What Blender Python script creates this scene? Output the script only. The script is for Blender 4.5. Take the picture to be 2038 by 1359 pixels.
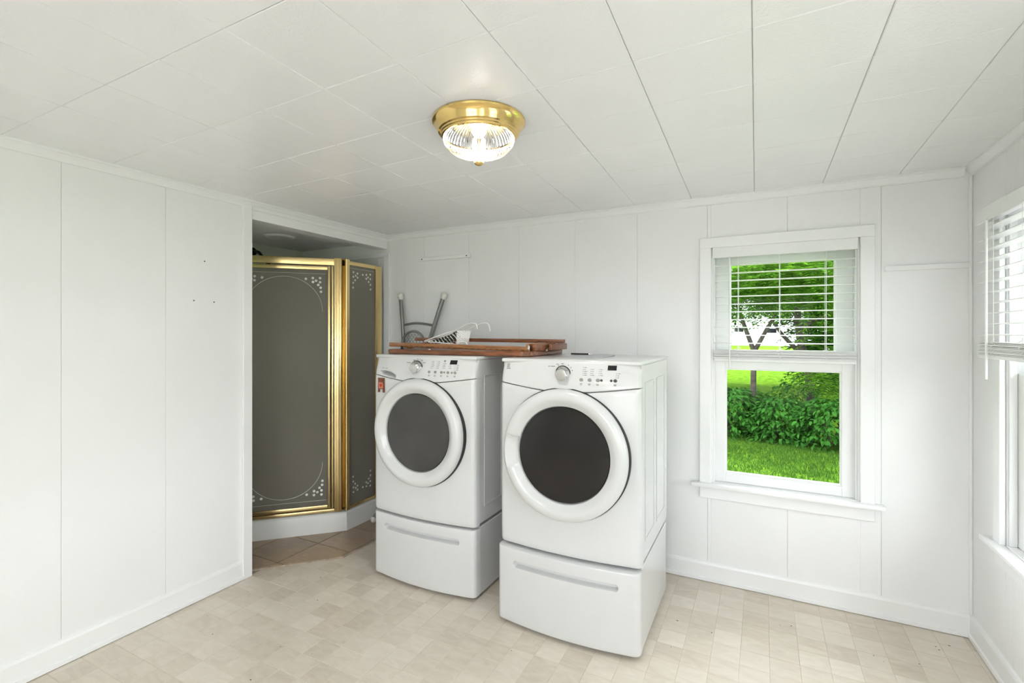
import bpy, bmesh, math, random
from mathutils import Vector, Matrix
random.seed(7)
PI = math.pi
S = bpy.context.scene
C = S.collection
for o in list(bpy.data.objects): bpy.data.objects.remove(o)

# ------------------------------------------------------------------ camera
YAW = math.radians(27.2)
cd = bpy.data.cameras.new('camera'); cam = bpy.data.objects.new('camera', cd); C.objects.link(cam)
cam.location = (0, 0, 1.40); cam.rotation_euler = (PI/2, 0, YAW)
cd.sensor_fit = 'HORIZONTAL'; cd.sensor_width = 36; cd.lens = 972/2038*36
cd.shift_y = -16.5/2038; cd.clip_start = .02; cd.clip_end = 300
S.camera = cam
# ------------------------------------------------------------------ sky, sun, exposure
W = bpy.data.worlds.new('sky'); S.world = W; W.use_nodes = True
bg = W.node_tree.nodes['Background']; bg.inputs[0].default_value = (.905, .945, 1, 1); bg.inputs[1].default_value = 3.4
sd = bpy.data.lights.new('sun', 'SUN'); sd.energy = 4.5; sd.angle = .01; sd.color = (1, .97, .90)
sun = bpy.data.objects.new('sun', sd); C.objects.link(sun)
sun.rotation_euler = Vector((.55, -.42, -.80)).to_track_quat('-Z', 'Y').to_euler()
S.view_settings.view_transform = 'Standard'; S.view_settings.look = 'None'
S.cycles.max_bounces = 7; S.cycles.diffuse_bounces = 5; S.cycles.glossy_bounces = 3; S.cycles.transmission_bounces = 4; S.cycles.transparent_max_bounces = 12
S.cycles.caustics_reflective = False; S.cycles.caustics_refractive = False; S.cycles.use_adaptive_sampling = True; S.cycles.adaptive_threshold = .16; S.cycles.adaptive_min_samples = 18
S.cycles.sample_clamp_indirect = 6; S.cycles.use_denoising = True
S.view_settings.exposure = 1.2; S.view_settings.gamma = 1; S.view_settings.use_curve_mapping = False

# ------------------------------------------------------------------ room numbers (metres)
XL, XR, YB, YF, H = -2.64, .857, 2.97, -1.75, 2.165
AX, AYN, AH = -3.6, .60, 2.115       # shower alcove: far wall, near wall, ceiling

# ------------------------------------------------------------------ materials
def nodes(m):
    m.use_nodes = True; return m.node_tree.nodes, m.node_tree.links, m.node_tree.nodes['Principled BSDF']
def pmat(name, col, rough=.5, metal=0., nscale=8., var=.04, bump=0., bscale=60., coat=0., spec=.5, stretch=None):
    m = bpy.data.materials.new(name); N, L, P = nodes(m)
    P.inputs['Roughness'].default_value = rough; P.inputs['Metallic'].default_value = metal
    P.inputs['Coat Weight'].default_value = coat; P.inputs['Specular IOR Level'].default_value = spec
    tc = N.new('ShaderNodeTexCoord'); src = tc.outputs['Object']
    if stretch:
        mp = N.new('ShaderNodeMapping'); mp.inputs['Scale'].default_value = stretch; L.new(src, mp.inputs[0]); src = mp.outputs[0]
    nz = N.new('ShaderNodeTexNoise'); nz.inputs['Scale'].default_value = nscale; nz.inputs['Detail'].default_value = 1.5
    L.new(src, nz.inputs['Vector'])
    r = N.new('ShaderNodeValToRGB'); r.color_ramp.elements[0].position = .3; r.color_ramp.elements[1].position = .7
    a = [max(0, c*(1-var)) for c in col]; b = [min(1, c*(1+var)) for c in col]
    r.color_ramp.elements[0].color = (*a, 1); r.color_ramp.elements[1].color = (*b, 1)
    L.new(nz.outputs['Fac'], r.inputs[0]); L.new(r.outputs[0], P.inputs['Base Color'])
    if bump:
        n2 = N.new('ShaderNodeTexNoise'); n2.inputs['Scale'].default_value = bscale; n2.inputs['Detail'].default_value = 1
        L.new(tc.outputs['Object'], n2.inputs['Vector'])
        bp = N.new('ShaderNodeBump'); bp.inputs['Strength'].default_value = bump; bp.inputs['Distance'].default_value = .004
        L.new(n2.outputs['Fac'], bp.inputs['Height']); L.new(bp.outputs[0], P.inputs['Normal'])
    return m
M = {}
M['wall'] = pmat('painted_panelling', (.86, .858, .858), .42, nscale=2, var=.012, bump=.06, bscale=90)
M['ceil'] = pmat('painted_ceiling_tile', (.87, .868, .868), .32, nscale=3, var=.012, bump=.22, bscale=130)
M['joint'] = pmat('joint_backing', (.45, .44, .42), .8)
M['trim'] = pmat('gloss_trim_paint', (.87, .87, .87), .3, nscale=4, var=.015, bump=.05, bscale=40)
M['vinylwhite'] = pmat('white_vinyl', (.82, .82, .82), .35, var=.01)
M['blind'] = pmat('blind_slat', (.84, .84, .835), .4, var=.01)
M['enamel'] = pmat('white_enamel', (.66, .66, .66), .2, var=.008, coat=.3)
M['enamel_side'] = M['enamel']
M['plastic'] = pmat('white_gloss_plastic', (.66, .66, .66), .16, var=.008, coat=.3)
M['black'] = pmat('black_rubber', (.015, .015, .015), .6)
M['grey_btn'] = pmat('grey_button', (.30, .29, .28), .4)
M['dark_btn'] = pmat('dark_button', (.10, .10, .09), .4)
M['ink'] = pmat('grey_ink', (.16, .16, .17), .6)
M['logo'] = pmat('silver_logo', (.27, .265, .25), .4)
M['silver'] = pmat('silver_knob', (.62, .62, .61), .28, metal=.75)
M['chrome'] = pmat('chrome', (.75, .75, .75), .08, metal=1)
M['brass'] = pmat('polished_brass', (.86, .62, .24), .13, metal=1, var=.05, nscale=3)
M['brass_frame'] = pmat('gold_anodised_frame', (.86, .66, .33), .27, metal=1, var=.06, nscale=3)
M['wood'] = pmat('red_brown_wood', (.21, .072, .028), .33, nscale=10, var=.5, stretch=(1.2, 14, 14), coat=.25)
M['wood_lt'] = pmat('orange_brown_wood', (.33, .135, .045), .35, nscale=10, var=.35, stretch=(1.2, 14, 14), coat=.2)
M['grey_tube'] = pmat('grey_painted_tube', (.22, .22, .215), .32, metal=.5, var=.06)
M['rubber_white'] = pmat('white_rubber_cap', (.72, .70, .65), .5, var=.05)
M['mesh_grey'] = pmat('grey_wire', (.30, .30, .30), .4, metal=.5)
M['hang'] = pmat('white_hanger_plastic', (.93, .92, .90), .35)
M['lace'] = pmat('white_lace', (.93, .92, .90), .8)
M['paper'] = pmat('grey_booklet_cover', (.42, .43, .46), .35, nscale=20, var=.12)
M['paper_w'] = pmat('booklet_pages', (.75, .75, .73), .6)
M['tag'] = pmat('brown_tag', (.20, .065, .032), .5, nscale=60, var=.3)
M['tag_pink'] = pmat('pink_tag_face', (.55, .20, .12), .5, nscale=80, var=.15)
M['red'] = pmat('red_heart', (.55, .02, .015), .5)
M['acrylic'] = pmat('shower_acrylic', (.78, .77, .75), .22, var=.015)
M['oil_bronze'] = pmat('dark_bronze', (.03, .028, .026), .3, metal=.6)
M['etch'] = pmat('etched_white', (.86, .86, .84), .6)
M['alc_wall'] = pmat('alcove_paint', (.87, .86, .83), .5, nscale=3, var=.02, bump=.05)
M['subfloor'] = pmat('vinyl_seam', (.42, .36, .29), .6)
M['grout'] = pmat('dark_grout', (.09, .065, .045), .8)
M['edge_strip'] = pmat('tile_edge', (.42, .33, .25), .6, nscale=30, var=.2)
M['sash_dark'] = pmat('window_gasket', (.05, .05, .05), .6)
M['bark'] = pmat('tree_bark', (.055, .042, .034), .9, nscale=14, var=.4, bump=.6, bscale=30)
M['soil'] = pmat('soil', (.05, .04, .03), .95, var=.3)
M['housewall'] = pmat('pale_siding', (.80, .82, .84), .6, var=.03)
M['roofing'] = pmat('grey_shingle', (.30, .30, .31), .8, var=.2)
M['hole'] = pmat('nail_hole', (.03, .03, .03), .8)

def tile_mat(name, size, off, cols, grain, rough, gl=.0):
    """colour per square by hashing the world position; stone grain inside each square"""
    m = bpy.data.materials.new(name); N, L, P = nodes(m)
    g = N.new('ShaderNodeNewGeometry')
    sub = N.new('ShaderNodeVectorMath'); sub.operation = 'SUBTRACT'; sub.inputs[1].default_value = (off[0], off[1], 0)
    L.new(g.outputs['Position'], sub.inputs[0])
    dv = N.new('ShaderNodeVectorMath'); dv.operation = 'DIVIDE'; dv.inputs[1].default_value = (size, size, 1000)
    L.new(sub.outputs[0], dv.inputs[0])
    fl = N.new('ShaderNodeVectorMath'); fl.operation = 'FLOOR'; L.new(dv.outputs[0], fl.inputs[0])
    wn = N.new('ShaderNodeTexWhiteNoise'); wn.noise_dimensions = '3D'; L.new(fl.outputs[0], wn.inputs['Vector'])
    # grain: noise rotated by cell
    sc = N.new('ShaderNodeVectorMath'); sc.operation = 'SCALE'; sc.inputs['Scale'].default_value = 7.0
    L.new(wn.outputs['Color'], sc.inputs[0])
    ad = N.new('ShaderNodeVectorMath'); ad.operation = 'ADD'; L.new(g.outputs['Position'], ad.inputs[0]); L.new(sc.outputs[0], ad.inputs[1])
    mp = N.new('ShaderNodeMapping'); mp.inputs['Rotation'].default_value = (0, 0, .7); mp.inputs['Scale'].default_value = (1, 2.6, 1)
    L.new(ad.outputs[0], mp.inputs[0])
    nz = N.new('ShaderNodeTexNoise'); nz.inputs['Scale'].default_value = grain; nz.inputs['Detail'].default_value = 6; nz.inputs['Distortion'].default_value = 1.2
    L.new(mp.outputs[0], nz.inputs['Vector'])
    ma = N.new('ShaderNodeMath'); ma.operation = 'MULTIPLY_ADD'; ma.inputs[1].default_value = .40; L.new(wn.outputs['Value'], ma.inputs[0])
    mb = N.new('ShaderNodeMath'); mb.operation = 'MULTIPLY'; mb.inputs[1].default_value = .72; L.new(nz.outputs['Fac'], mb.inputs[0])
    L.new(mb.outputs[0], ma.inputs[2])
    r = N.new('ShaderNodeValToRGB'); e = r.color_ramp.elements
    e[0].position = .15; e[0].color = (*cols[0], 1); e[1].position = .9; e[1].color = (*cols[2], 1)
    k = e.new(.5); k.color = (*cols[1], 1)
    L.new(ma.outputs[0], r.inputs[0]); L.new(r.outputs[0], P.inputs['Base Color'])
    P.inputs['Roughness'].default_value = rough
    n3 = N.new('ShaderNodeTexNoise'); n3.inputs['Scale'].default_value = 160; L.new(g.outputs['Position'], n3.inputs['Vector'])
    bp = N.new('ShaderNodeBump'); bp.inputs['Strength'].default_value = .18; bp.inputs['Distance'].default_value = .003
    L.new(n3.outputs['Fac'], bp.inputs['Height']); L.new(bp.outputs[0], P.inputs['Normal'])
    return m
VT, VOX, VOY = .1135, .025, 2.955     # vinyl square, seam offsets
M['vinyl'] = tile_mat('beige_vinyl_squares', VT, (VOX, VOY), ((.56, .485, .40), (.68, .605, .51), (.78, .715, .625)), 9, .34)
M['ctile'] = tile_mat('tan_ceramic', .3, (-2.615, 2.285), ((.27, .19, .125), (.36, .26, .18), (.44, .33, .235)), 9, .3)

def front_only(N, L, f):
    # thin glass: mirror share on the entering face only (straight-through glass has no inner reflection)
    g = N.new('ShaderNodeNewGeometry'); iv = N.new('ShaderNodeMath'); iv.operation = 'SUBTRACT'; iv.inputs[0].default_value = 1; L.new(g.outputs['Backfacing'], iv.inputs[1])
    mu = N.new('ShaderNodeMath'); mu.operation = 'MULTIPLY'; L.new(f.outputs[0], mu.inputs[0]); L.new(iv.outputs[0], mu.inputs[1]); return mu
def glass_mat(name, tint, refl):
    m = bpy.data.materials.new(name); m.use_nodes = True; N, L = m.node_tree.nodes, m.node_tree.links
    N.clear(); out = N.new('ShaderNodeOutputMaterial'); mx = N.new('ShaderNodeMixShader')
    t = N.new('ShaderNodeBsdfTransparent'); t.inputs[0].default_value = (*tint, 1)
    g = N.new('ShaderNodeBsdfGlossy'); g.inputs['Roughness'].default_value = .02
    f = N.new('ShaderNodeFresnel'); f.inputs[0].default_value = refl
    ff = front_only(N, L, f); L.new(ff.outputs[0], mx.inputs[0]); L.new(t.outputs[0], mx.inputs[1]); L.new(g.outputs[0], mx.inputs[2]); L.new(mx.outputs[0], out.inputs[0])
    return m
M['pane'] = glass_mat('window_glass', (.97, .98, .97), 1.16)
def frosted():
    m = bpy.data.materials.new('frosted_bronze_glass'); N, L, P = nodes(m); out = N['Material Output']
    P.inputs['Base Color'].default_value = (.90, .86, .77, 1); P.inputs['Roughness'].default_value = .26
    P.inputs['Transmission Weight'].default_value = 1; P.inputs['IOR'].default_value = 1.2
    nz = N.new('ShaderNodeTexNoise'); nz.inputs['Scale'].default_value = 220
    bp = N.new('ShaderNodeBump'); bp.inputs['Strength'].default_value = .1; bp.inputs['Distance'].default_value = .002
    L.new(nz.outputs['Fac'], bp.inputs['Height']); L.new(bp.outputs[0], P.inputs['Normal'])
    d = N.new('ShaderNodeBsdfDiffuse'); d.inputs[0].default_value = (.50, .47, .40, 1)
    t = N.new('ShaderNodeBsdfTranslucent'); t.inputs[0].default_value = (.90, .86, .77, 1)
    m1 = N.new('ShaderNodeMixShader'); m1.inputs[0].default_value = .42; L.new(d.outputs[0], m1.inputs[1]); L.new(t.outputs[0], m1.inputs[2])
    m2 = N.new('ShaderNodeMixShader'); m2.inputs[0].default_value = .52; L.new(P.outputs[0], m2.inputs[1]); L.new(m1.outputs[0], m2.inputs[2]); L.new(m2.outputs[0], out.inputs[0])
    return m
M['frost'] = frosted()
def lampglass():
    m = bpy.data.materials.new('ribbed_lamp_glass'); m.use_nodes = True; N, L = m.node_tree.nodes, m.node_tree.links
    N.clear(); out = N.new('ShaderNodeOutputMaterial'); m1 = N.new('ShaderNodeMixShader'); m2 = N.new('ShaderNodeMixShader')
    t = N.new('ShaderNodeBsdfTransparent'); t.inputs[0].default_value = (.97, .96, .94, 1)
    tl = N.new('ShaderNodeBsdfTranslucent'); tl.inputs[0].default_value = (.95, .95, .93, 1)
    g = N.new('ShaderNodeBsdfGlossy'); g.inputs['Roughness'].default_value = .05
    f = N.new('ShaderNodeFresnel'); f.inputs[0].default_value = 1.5
    tc = N.new('ShaderNodeTexCoord'); gr = N.new('ShaderNodeTexGradient'); gr.gradient_type = 'RADIAL'; L.new(tc.outputs['Object'], gr.inputs[0])
    mu = N.new('ShaderNodeMath'); mu.operation = 'MULTIPLY'; mu.inputs[1].default_value = 56*2*PI; L.new(gr.outputs['Fac'], mu.inputs[0])
    sn = N.new('ShaderNodeMath'); sn.operation = 'COSINE'; L.new(mu.outputs[0], sn.inputs[0])
    mr = N.new('ShaderNodeMapRange'); mr.inputs[1].default_value = -1; mr.inputs[2].default_value = 1; mr.inputs[3].default_value = .004; mr.inputs[4].default_value = .03
    L.new(sn.outputs[0], mr.inputs[0]); L.new(mr.outputs[0], m1.inputs[0])
    L.new(t.outputs[0], m1.inputs[1]); L.new(tl.outputs[0], m1.inputs[2])
    L.new(f.outputs[0], m2.inputs[0]); L.new(m1.outputs[0], m2.inputs[1]); L.new(g.outputs[0], m2.inputs[2]); L.new(m2.outputs[0], out.inputs[0])
    return m
M['lampglass'] = lampglass()
def emis(name, col, st):
    m = bpy.data.materials.new(name); m.use_nodes = True; N, L = m.node_tree.nodes, m.node_tree.links
    N.clear(); out = N.new('ShaderNodeOutputMaterial'); e = N.new('ShaderNodeEmission')
    e.inputs[0].default_value = (*col, 1); e.inputs[1].default_value = st; L.new(e.outputs[0], out.inputs[0]); return m
M['bulb'] = emis('lit_bulb', (1, .97, .91), 24)
def darkglass(name, col):
    m = pmat(name, col, .06, var=.15, nscale=4, coat=.0, spec=.35); return m
M['dglass_w'] = darkglass('smoked_door_glass', (.058, .055, .052))
M['dglass_d'] = darkglass('black_door_glass', (.018, .016, .015))
M['display'] = darkglass('black_display', (.012, .012, .014))
def leafmat(name, c1, c2, tr=.45):
    m = bpy.data.materials.new(name); m.use_nodes = True; N, L = m.node_tree.nodes, m.node_tree.links
    N.clear(); out = N.new('ShaderNodeOutputMaterial'); mx = N.new('ShaderNodeMixShader'); mx.inputs[0].default_value = tr
    g = N.new('ShaderNodeNewGeometry'); r = N.new('ShaderNodeValToRGB')
    r.color_ramp.elements[0].color = (*c1, 1); r.color_ramp.elements[1].color = (*c2, 1)
    nz = N.new('ShaderNodeTexNoise'); nz.inputs['Scale'].default_value = 3.5; L.new(g.outputs['Position'], nz.inputs['Vector'])
    mm = N.new('ShaderNodeMath'); mm.operation = 'MULTIPLY_ADD'; mm.inputs[1].default_value = .5
    L.new(g.outputs['Random Per Island'], mm.inputs[0])
    m3 = N.new('ShaderNodeMath'); m3.operation = 'MULTIPLY'; m3.inputs[1].default_value = .5; L.new(nz.outputs['Fac'], m3.inputs[0])
    L.new(m3.outputs[0], mm.inputs[2]); L.new(mm.outputs[0], r.inputs[0])
    p = N.new('ShaderNodeBsdfPrincipled'); p.inputs['Roughness'].default_value = .6; p.inputs['Specular IOR Level'].default_value = .05
    t = N.new('ShaderNodeBsdfTranslucent')
    L.new(r.outputs[0], p.inputs['Base Color']); L.new(r.outputs[0], t.inputs[0])
    L.new(p.outputs[0], mx.inputs[1]); L.new(t.outputs[0], mx.inputs[2]); L.new(mx.outputs[0], out.inputs[0]); return m
M['leaf_shrub'] = leafmat('shrub_leaf', (.009, .045, .007), (.060, .21, .028), .25)
M['leaf_tree'] = leafmat('tree_leaf', (.020, .085, .010), (.20, .42, .035), .5)
M['leaf_dark'] = leafmat('dark_tree_leaf', (.010, .042, .012), (.040, .13, .022), .35)
M['grass'] = leafmat('grass_blade', (.024, .075, .008), (.075, .16, .022), .35)
def lawnmat():
    m = bpy.data.materials.new('lawn'); N, L, P = nodes(m); P.inputs['Roughness'].default_value = .9; P.inputs['Specular IOR Level'].default_value = 0
    g = N.new('ShaderNodeNewGeometry'); nz = N.new('ShaderNodeTexNoise'); nz.inputs['Scale'].default_value = 6; nz.inputs['Detail'].default_value = 8
    L.new(g.outputs['Position'], nz.inputs['Vector'])
    r = N.new('ShaderNodeValToRGB'); r.color_ramp.elements[0].position = .3; r.color_ramp.elements[1].position = .75
    r.color_ramp.elements[0].color = (.042, .10, .010, 1); r.color_ramp.elements[1].color = (.115, .215, .018, 1)
    L.new(nz.outputs['Fac'], r.inputs[0]); L.new(r.outputs[0], P.inputs['Base Color']); return m
M['lawn'] = lawnmat()
def hatchmat():
    m = bpy.data.materials.new('black_white_weave'); N, L, P = nodes(m); P.inputs['Roughness'].default_value = .8
    tc = N.new('ShaderNodeTexCoord'); mp = N.new('ShaderNodeMapping'); mp.inputs['Rotation'].default_value = (0, .6, 0)
    L.new(tc.outputs['Object'], mp.inputs[0])
    w = N.new('ShaderNodeTexWave'); w.inputs['Scale'].default_value = 18; w.inputs['Distortion'].default_value = 3; w.inputs['Detail Scale'].default_value = 6
    L.new(mp.outputs[0], w.inputs['Vector'])
    r = N.new('ShaderNodeValToRGB'); r.color_ramp.elements[0].position = .80; r.color_ramp.elements[1].position = .92
    r.color_ramp.elements[0].color = (.02, .018, .016, 1); r.color_ramp.elements[1].color = (.75, .74, .70, 1)
    L.new(w.outputs['Fac'], r.inputs[0]); L.new(r.outputs[0], P.inputs['Base Color']); return m
M['hatch'] = hatchmat()

# ------------------------------------------------------------------ mesh helpers
class MB:
    def __init__(s): s.v = []; s.f = []
    def add(s, vs, fs):
        o = len(s.v); s.v += [tuple(p) for p in vs]; s.f += [tuple(i+o for i in f) for f in fs]; return s
    def box(s, a, b, ch=0., mat=None):
        bm = bmesh.new(); bmesh.ops.create_cube(bm, size=1)
        for v in bm.verts: v.co = Vector([(a[i]+b[i])/2 + v.co[i]*(b[i]-a[i]) for i in range(3)])
        if ch: bmesh.ops.bevel(bm, geom=list(bm.edges), offset=ch, segments=1, affect='EDGES')
        if mat: bmesh.ops.transform(bm, matrix=mat, verts=bm.verts)
        bm.verts.index_update(); s.add([v.co[:] for v in bm.verts], [[v.index for v in f.verts] for f in bm.faces]); bm.free(); return s
    def rbox(s, a, b, r, seg=3, mat=None):
        bm = bmesh.new(); bmesh.ops.create_cube(bm, size=1)
        for v in bm.verts: v.co = Vector([(a[i]+b[i])/2 + v.co[i]*(b[i]-a[i]) for i in range(3)])
        bmesh.ops.bevel(bm, geom=list(bm.edges), offset=r, segments=seg, profile=.5, affect='EDGES')
        if mat: bmesh.ops.transform(bm, matrix=mat, verts=bm.verts)
        bm.verts.index_update(); s.add([v.co[:] for v in bm.verts], [[v.index for v in f.verts] for f in bm.faces]); bm.free(); return s
    def tube(s, pts, r, n=8, cap=True):
        pts = [Vector(p) for p in pts]; rs = r if isinstance(r, (list, tuple)) else [r]*len(pts)
        up = None; vs = []; fs = []
        for i, p in enumerate(pts):
            t = (pts[min(i+1, len(pts)-1)] - pts[max(i-1, 0)]).normalized()
            if up is None: up = t.orthogonal().normalized()
            up = (up - t*up.dot(t)); up = up.normalized() if up.length > 1e-6 else t.orthogonal().normalized()
            b = t.cross(up)
            for k in range(n):
                a = 2*PI*k/n; vs.append(p + (up*math.cos(a) + b*math.sin(a))*rs[i])
        for i in range(len(pts)-1):
            for k in range(n): fs.append((i*n+k, i*n+(k+1) % n, (i+1)*n+(k+1) % n, (i+1)*n+k))
        if cap: fs.append(tuple(range(n))[::-1]); fs.append(tuple((len(pts)-1)*n+k for k in range(n)))
        return s.add(vs, fs)
    def lathe(s, prof, n=48, mat=None, rmod=None, close=False):
        """prof: list of (r, h) about local z"""
        vs = []; fs = []
        for (r, h) in prof:
            for k in range(n):
                a = 2*PI*k/n; rr = r*(rmod(a, r, h) if rmod else 1)
                vs.append(Vector((rr*math.cos(a), rr*math.sin(a), h)))
        m = len(prof)
        for i in range(m-1 if not close else m):
            j = (i+1) % m
            for k in range(n): fs.append((i*n+k, i*n+(k+1) % n, j*n+(k+1) % n, j*n+k))
        if not close:
            if prof[0][0] > 1e-6: fs.append(tuple(range(n))[::-1])
            if prof[-1][0] > 1e-6: fs.append(tuple((m-1)*n+k for k in range(n)))
        if mat: vs = [mat @ v for v in vs]
        return s.add(vs, fs)
    def prism(s, poly, p0, p1, mat=None):
        """poly in 2D (a,b) swept: callers give functions via p0/p1 mapping (a,b)->xyz"""
        n = len(poly); vs = [p0(*q) for q in poly] + [p1(*q) for q in poly]
        fs = [tuple(range(n))[::-1], tuple(range(n, 2*n))] + [(i, (i+1) % n, n+(i+1) % n, n+i) for i in range(n)]
        return s.add(vs, fs)
    def mesh(s, name, smooth=None):
        me = bpy.data.meshes.new(name); me.from_pydata(s.v, [], s.f); me.validate()
        bm = bmesh.new(); bm.from_mesh(me); bmesh.ops.recalc_face_normals(bm, faces=bm.faces); bm.to_mesh(me); bm.free()
        if smooth is not None:
            me.shade_smooth(); me.set_sharp_from_angle(angle=math.radians(smooth))
        return me
    def build(s, name, mat, parent=None, smooth=None, **kw):
        return link(name, s.mesh(name, smooth), mat, parent, **kw)
def link(name, me, mat, parent=None, label=None, cat=None, group=None, kind=None):
    o = bpy.data.objects.new(name, me); C.objects.link(o)
    if mat and me and not me.materials: me.materials.append(M[mat] if isinstance(mat, str) else mat)
    if parent: o.parent = parent
    tag(o, label, cat, group, kind); return o
def tag(o, label=None, cat=None, group=None, kind=None):
    if label: o['label'] = label
    if cat: o['category'] = cat
    if group: o['group'] = group
    if kind: o['kind'] = kind
    return o
def thing(name, label, cat, loc=(0, 0, 0), rz=0, group=None, kind=None):
    o = bpy.data.objects.new(name, None); C.objects.link(o); o.location = loc; o.rotation_euler = (0, 0, rz); o.empty_display_size = .05
    return tag(o, label, cat, group, kind)
def ibox(name, a, b, mat, parent=None, ch=.002, **kw): return MB().box(a, b, ch).build(name, mat, parent, **kw)

# ================================================================== FLOOR
floor = MB().box((XL-.11, YF-.1, -.06), (XR+.1, YB+.1, -.0015)).build('floor', 'subfloor', label='beige square patterned vinyl floor of the laundry room', cat='floor', kind='structure')
def tilemesh(size, h, ch, name):
    a = size/2; b = a-ch; vs = [(-a, -a, -h), (a, -a, -h), (a, a, -h), (-a, a, -h), (-a, -a, -ch*.5), (a, -a, -ch*.5), (a, a, -ch*.5), (-a, a, -ch*.5), (-b, -b, 0), (b, -b, 0), (b, b, 0), (-b, b, 0)]
    fs = [(0, 1, 5, 4), (1, 2, 6, 5), (2, 3, 7, 6), (3, 0, 4, 7), (4, 5, 9, 8), (5, 6, 10, 9), (6, 7, 11, 10), (7, 4, 8, 11), (8, 9, 10, 11)]
    me = bpy.data.meshes.new(name); me.from_pydata(vs, [], fs); return me, vs, fs
def clipped_tile(x0, x1, y0, y1, h=.0014, ch=.0009):
    return [(x0, y0, -h), (x1, y0, -h), (x1, y1, -h), (x0, y1, -h), (x0+ch, y0+ch, 0), (x1-ch, y0+ch, 0), (x1-ch, y1-ch, 0), (x0+ch, y1-ch, 0)], \
           [(0, 1, 5, 4), (1, 2, 6, 5), (2, 3, 7, 6), (3, 0, 4, 7), (4, 5, 6, 7)]
sa, ca = math.sin(YAW), math.cos(YAW)
def proj(x, y, z):
    f = -x*sa + y*ca; r = x*ca + y*sa
    return (1019 + 972*r/f, 663 - 972*(z-1.4)/f, f) if f > .05 else (0, 99999, f)
cells = []
i0 = math.floor((XL-VOX)/VT); i1 = math.ceil((XR-VOX)/VT); j0 = math.floor((YF-VOY)/VT); j1 = math.ceil((YB-VOY)/VT)
for i in range(i0, i1):
    for j in range(j0, j1):
        x0, x1 = max(XL, VOX+i*VT), min(XR, VOX+(i+1)*VT); y0, y1 = max(YF, VOY+j*VT), min(YB, VOY+(j+1)*VT)
        if x1-x0 < .006 or y1-y0 < .006: continue
        px, py, f = proj((x0+x1)/2, (y0+y1)/2, 0)
        vis = 0 < px < 2038 and py < 1365
        # hidden under the machines or the shower tiles
        cx, cy = (x0+x1)/2, (y0+y1)/2
        if (-2.0 < cx < -1.35 and cy > 2.2) or (-1.13 < cx < -.48 and cy > 2.15) or (cx < -2.33 and cy > 2.25) or (cx+2.68 < 1.0*(cy-1.84)*.93 and cx < -2.33): vis = False
        full = x1-x0 > VT-.001 and y1-y0 > VT-.001
        cells.append((0 if vis else 1, f, x0, x1, y0, y1, full))
cells.sort()
fullme = bpy.data.meshes.new('vinyl_square'); v, f = clipped_tile(-VT/2, VT/2, -VT/2, VT/2); fullme.from_pydata(v, [], f); fullme.materials.append(M['vinyl'])
rest = MB(); k = 0
for (hid, dep, x0, x1, y0, y1, full) in cells:
    if not hid and k < 300:
        k += 1
        if full: o = link('vinyl_square', fullme, None, floor); o.location = ((x0+x1)/2, (y0+y1)/2, 0)
        else:
            v, f = clipped_tile(x0, x1, y0, y1); MB().add(v, f).build('vinyl_square', 'vinyl', floor)
    else:
        v, f = clipped_tile(x0, x1, y0, y1); rest.add(v, f)
rest.build('vinyl_squares', 'vinyl', floor, kind='stuff')

# alcove ceramic floor, slightly raised, with a clipped front edge into the room
afloor = MB().prism([(-3.6, AYN), (-2.69, AYN), (-2.69, 1.845), (-2.335, 2.225), (-2.335, 2.97), (-3.6, 2.97)], lambda a, b: (a, b, .0005), lambda a, b: (a, b, .008)).build('floor_alcove', 'grout', label='tan ceramic tile floor in front of the shower', cat='floor', kind='structure')
edge_poly = [(-3.6, AYN), (-2.69, AYN), (-2.69, 1.845), (-2.335, 2.225), (-2.335, 2.97), (-3.6, 2.97)]
def clip_poly(poly, a, b, c):          # keep a*x+b*y<=c
    out = []
    for i in range(len(poly)):
        p, q = poly[i], poly[(i+1) % len(poly)]; dp = a*p[0]+b*p[1]-c; dq = a*q[0]+b*q[1]-c
        if dp <= 0: out.append(p)
        if dp*dq < 0: t = dp/(dp-dq); out.append((p[0]+(q[0]-p[0])*t, p[1]+(q[1]-p[1])*t))
    return out
gl = .0035
for i in range(-4, 1):
    for j in range(-6, 3):
        x0, y0 = -2.615+.293*i, 2.285+.304*j
        poly = [(x0+gl, y0+gl), (x0+.293-gl, y0+gl), (x0+.293-gl, y0+.304-gl), (x0+gl, y0+.304-gl)]
        for (a, b, c) in ((1, 0, -2.336), (-1, 0, 3.6), (0, 1, 2.965), (0, -1, -AYN-.005)): poly = clip_poly(poly, a, b, c) if poly else []
        # diagonal front edge: line (-2.69,1.845)-(-2.335,2.225)
        if poly: poly = clip_poly(poly, .38, -.355, .38*-2.69-.355*1.845)
        if len(poly) > 2: MB().prism(poly, lambda a, b: (a, b, .006), lambda a, b: (a, b, .012)).build('floor_tile', 'ctile', afloor)
MB().tube([(-2.69, 1.84, .004), (-2.33, 2.225, .004)], .006, 6).tube([(-2.33, 2.225, .004), (-2.33, 2.96, .004)], .006, 6).build('edge_strip', 'edge_strip', afloor)

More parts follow.
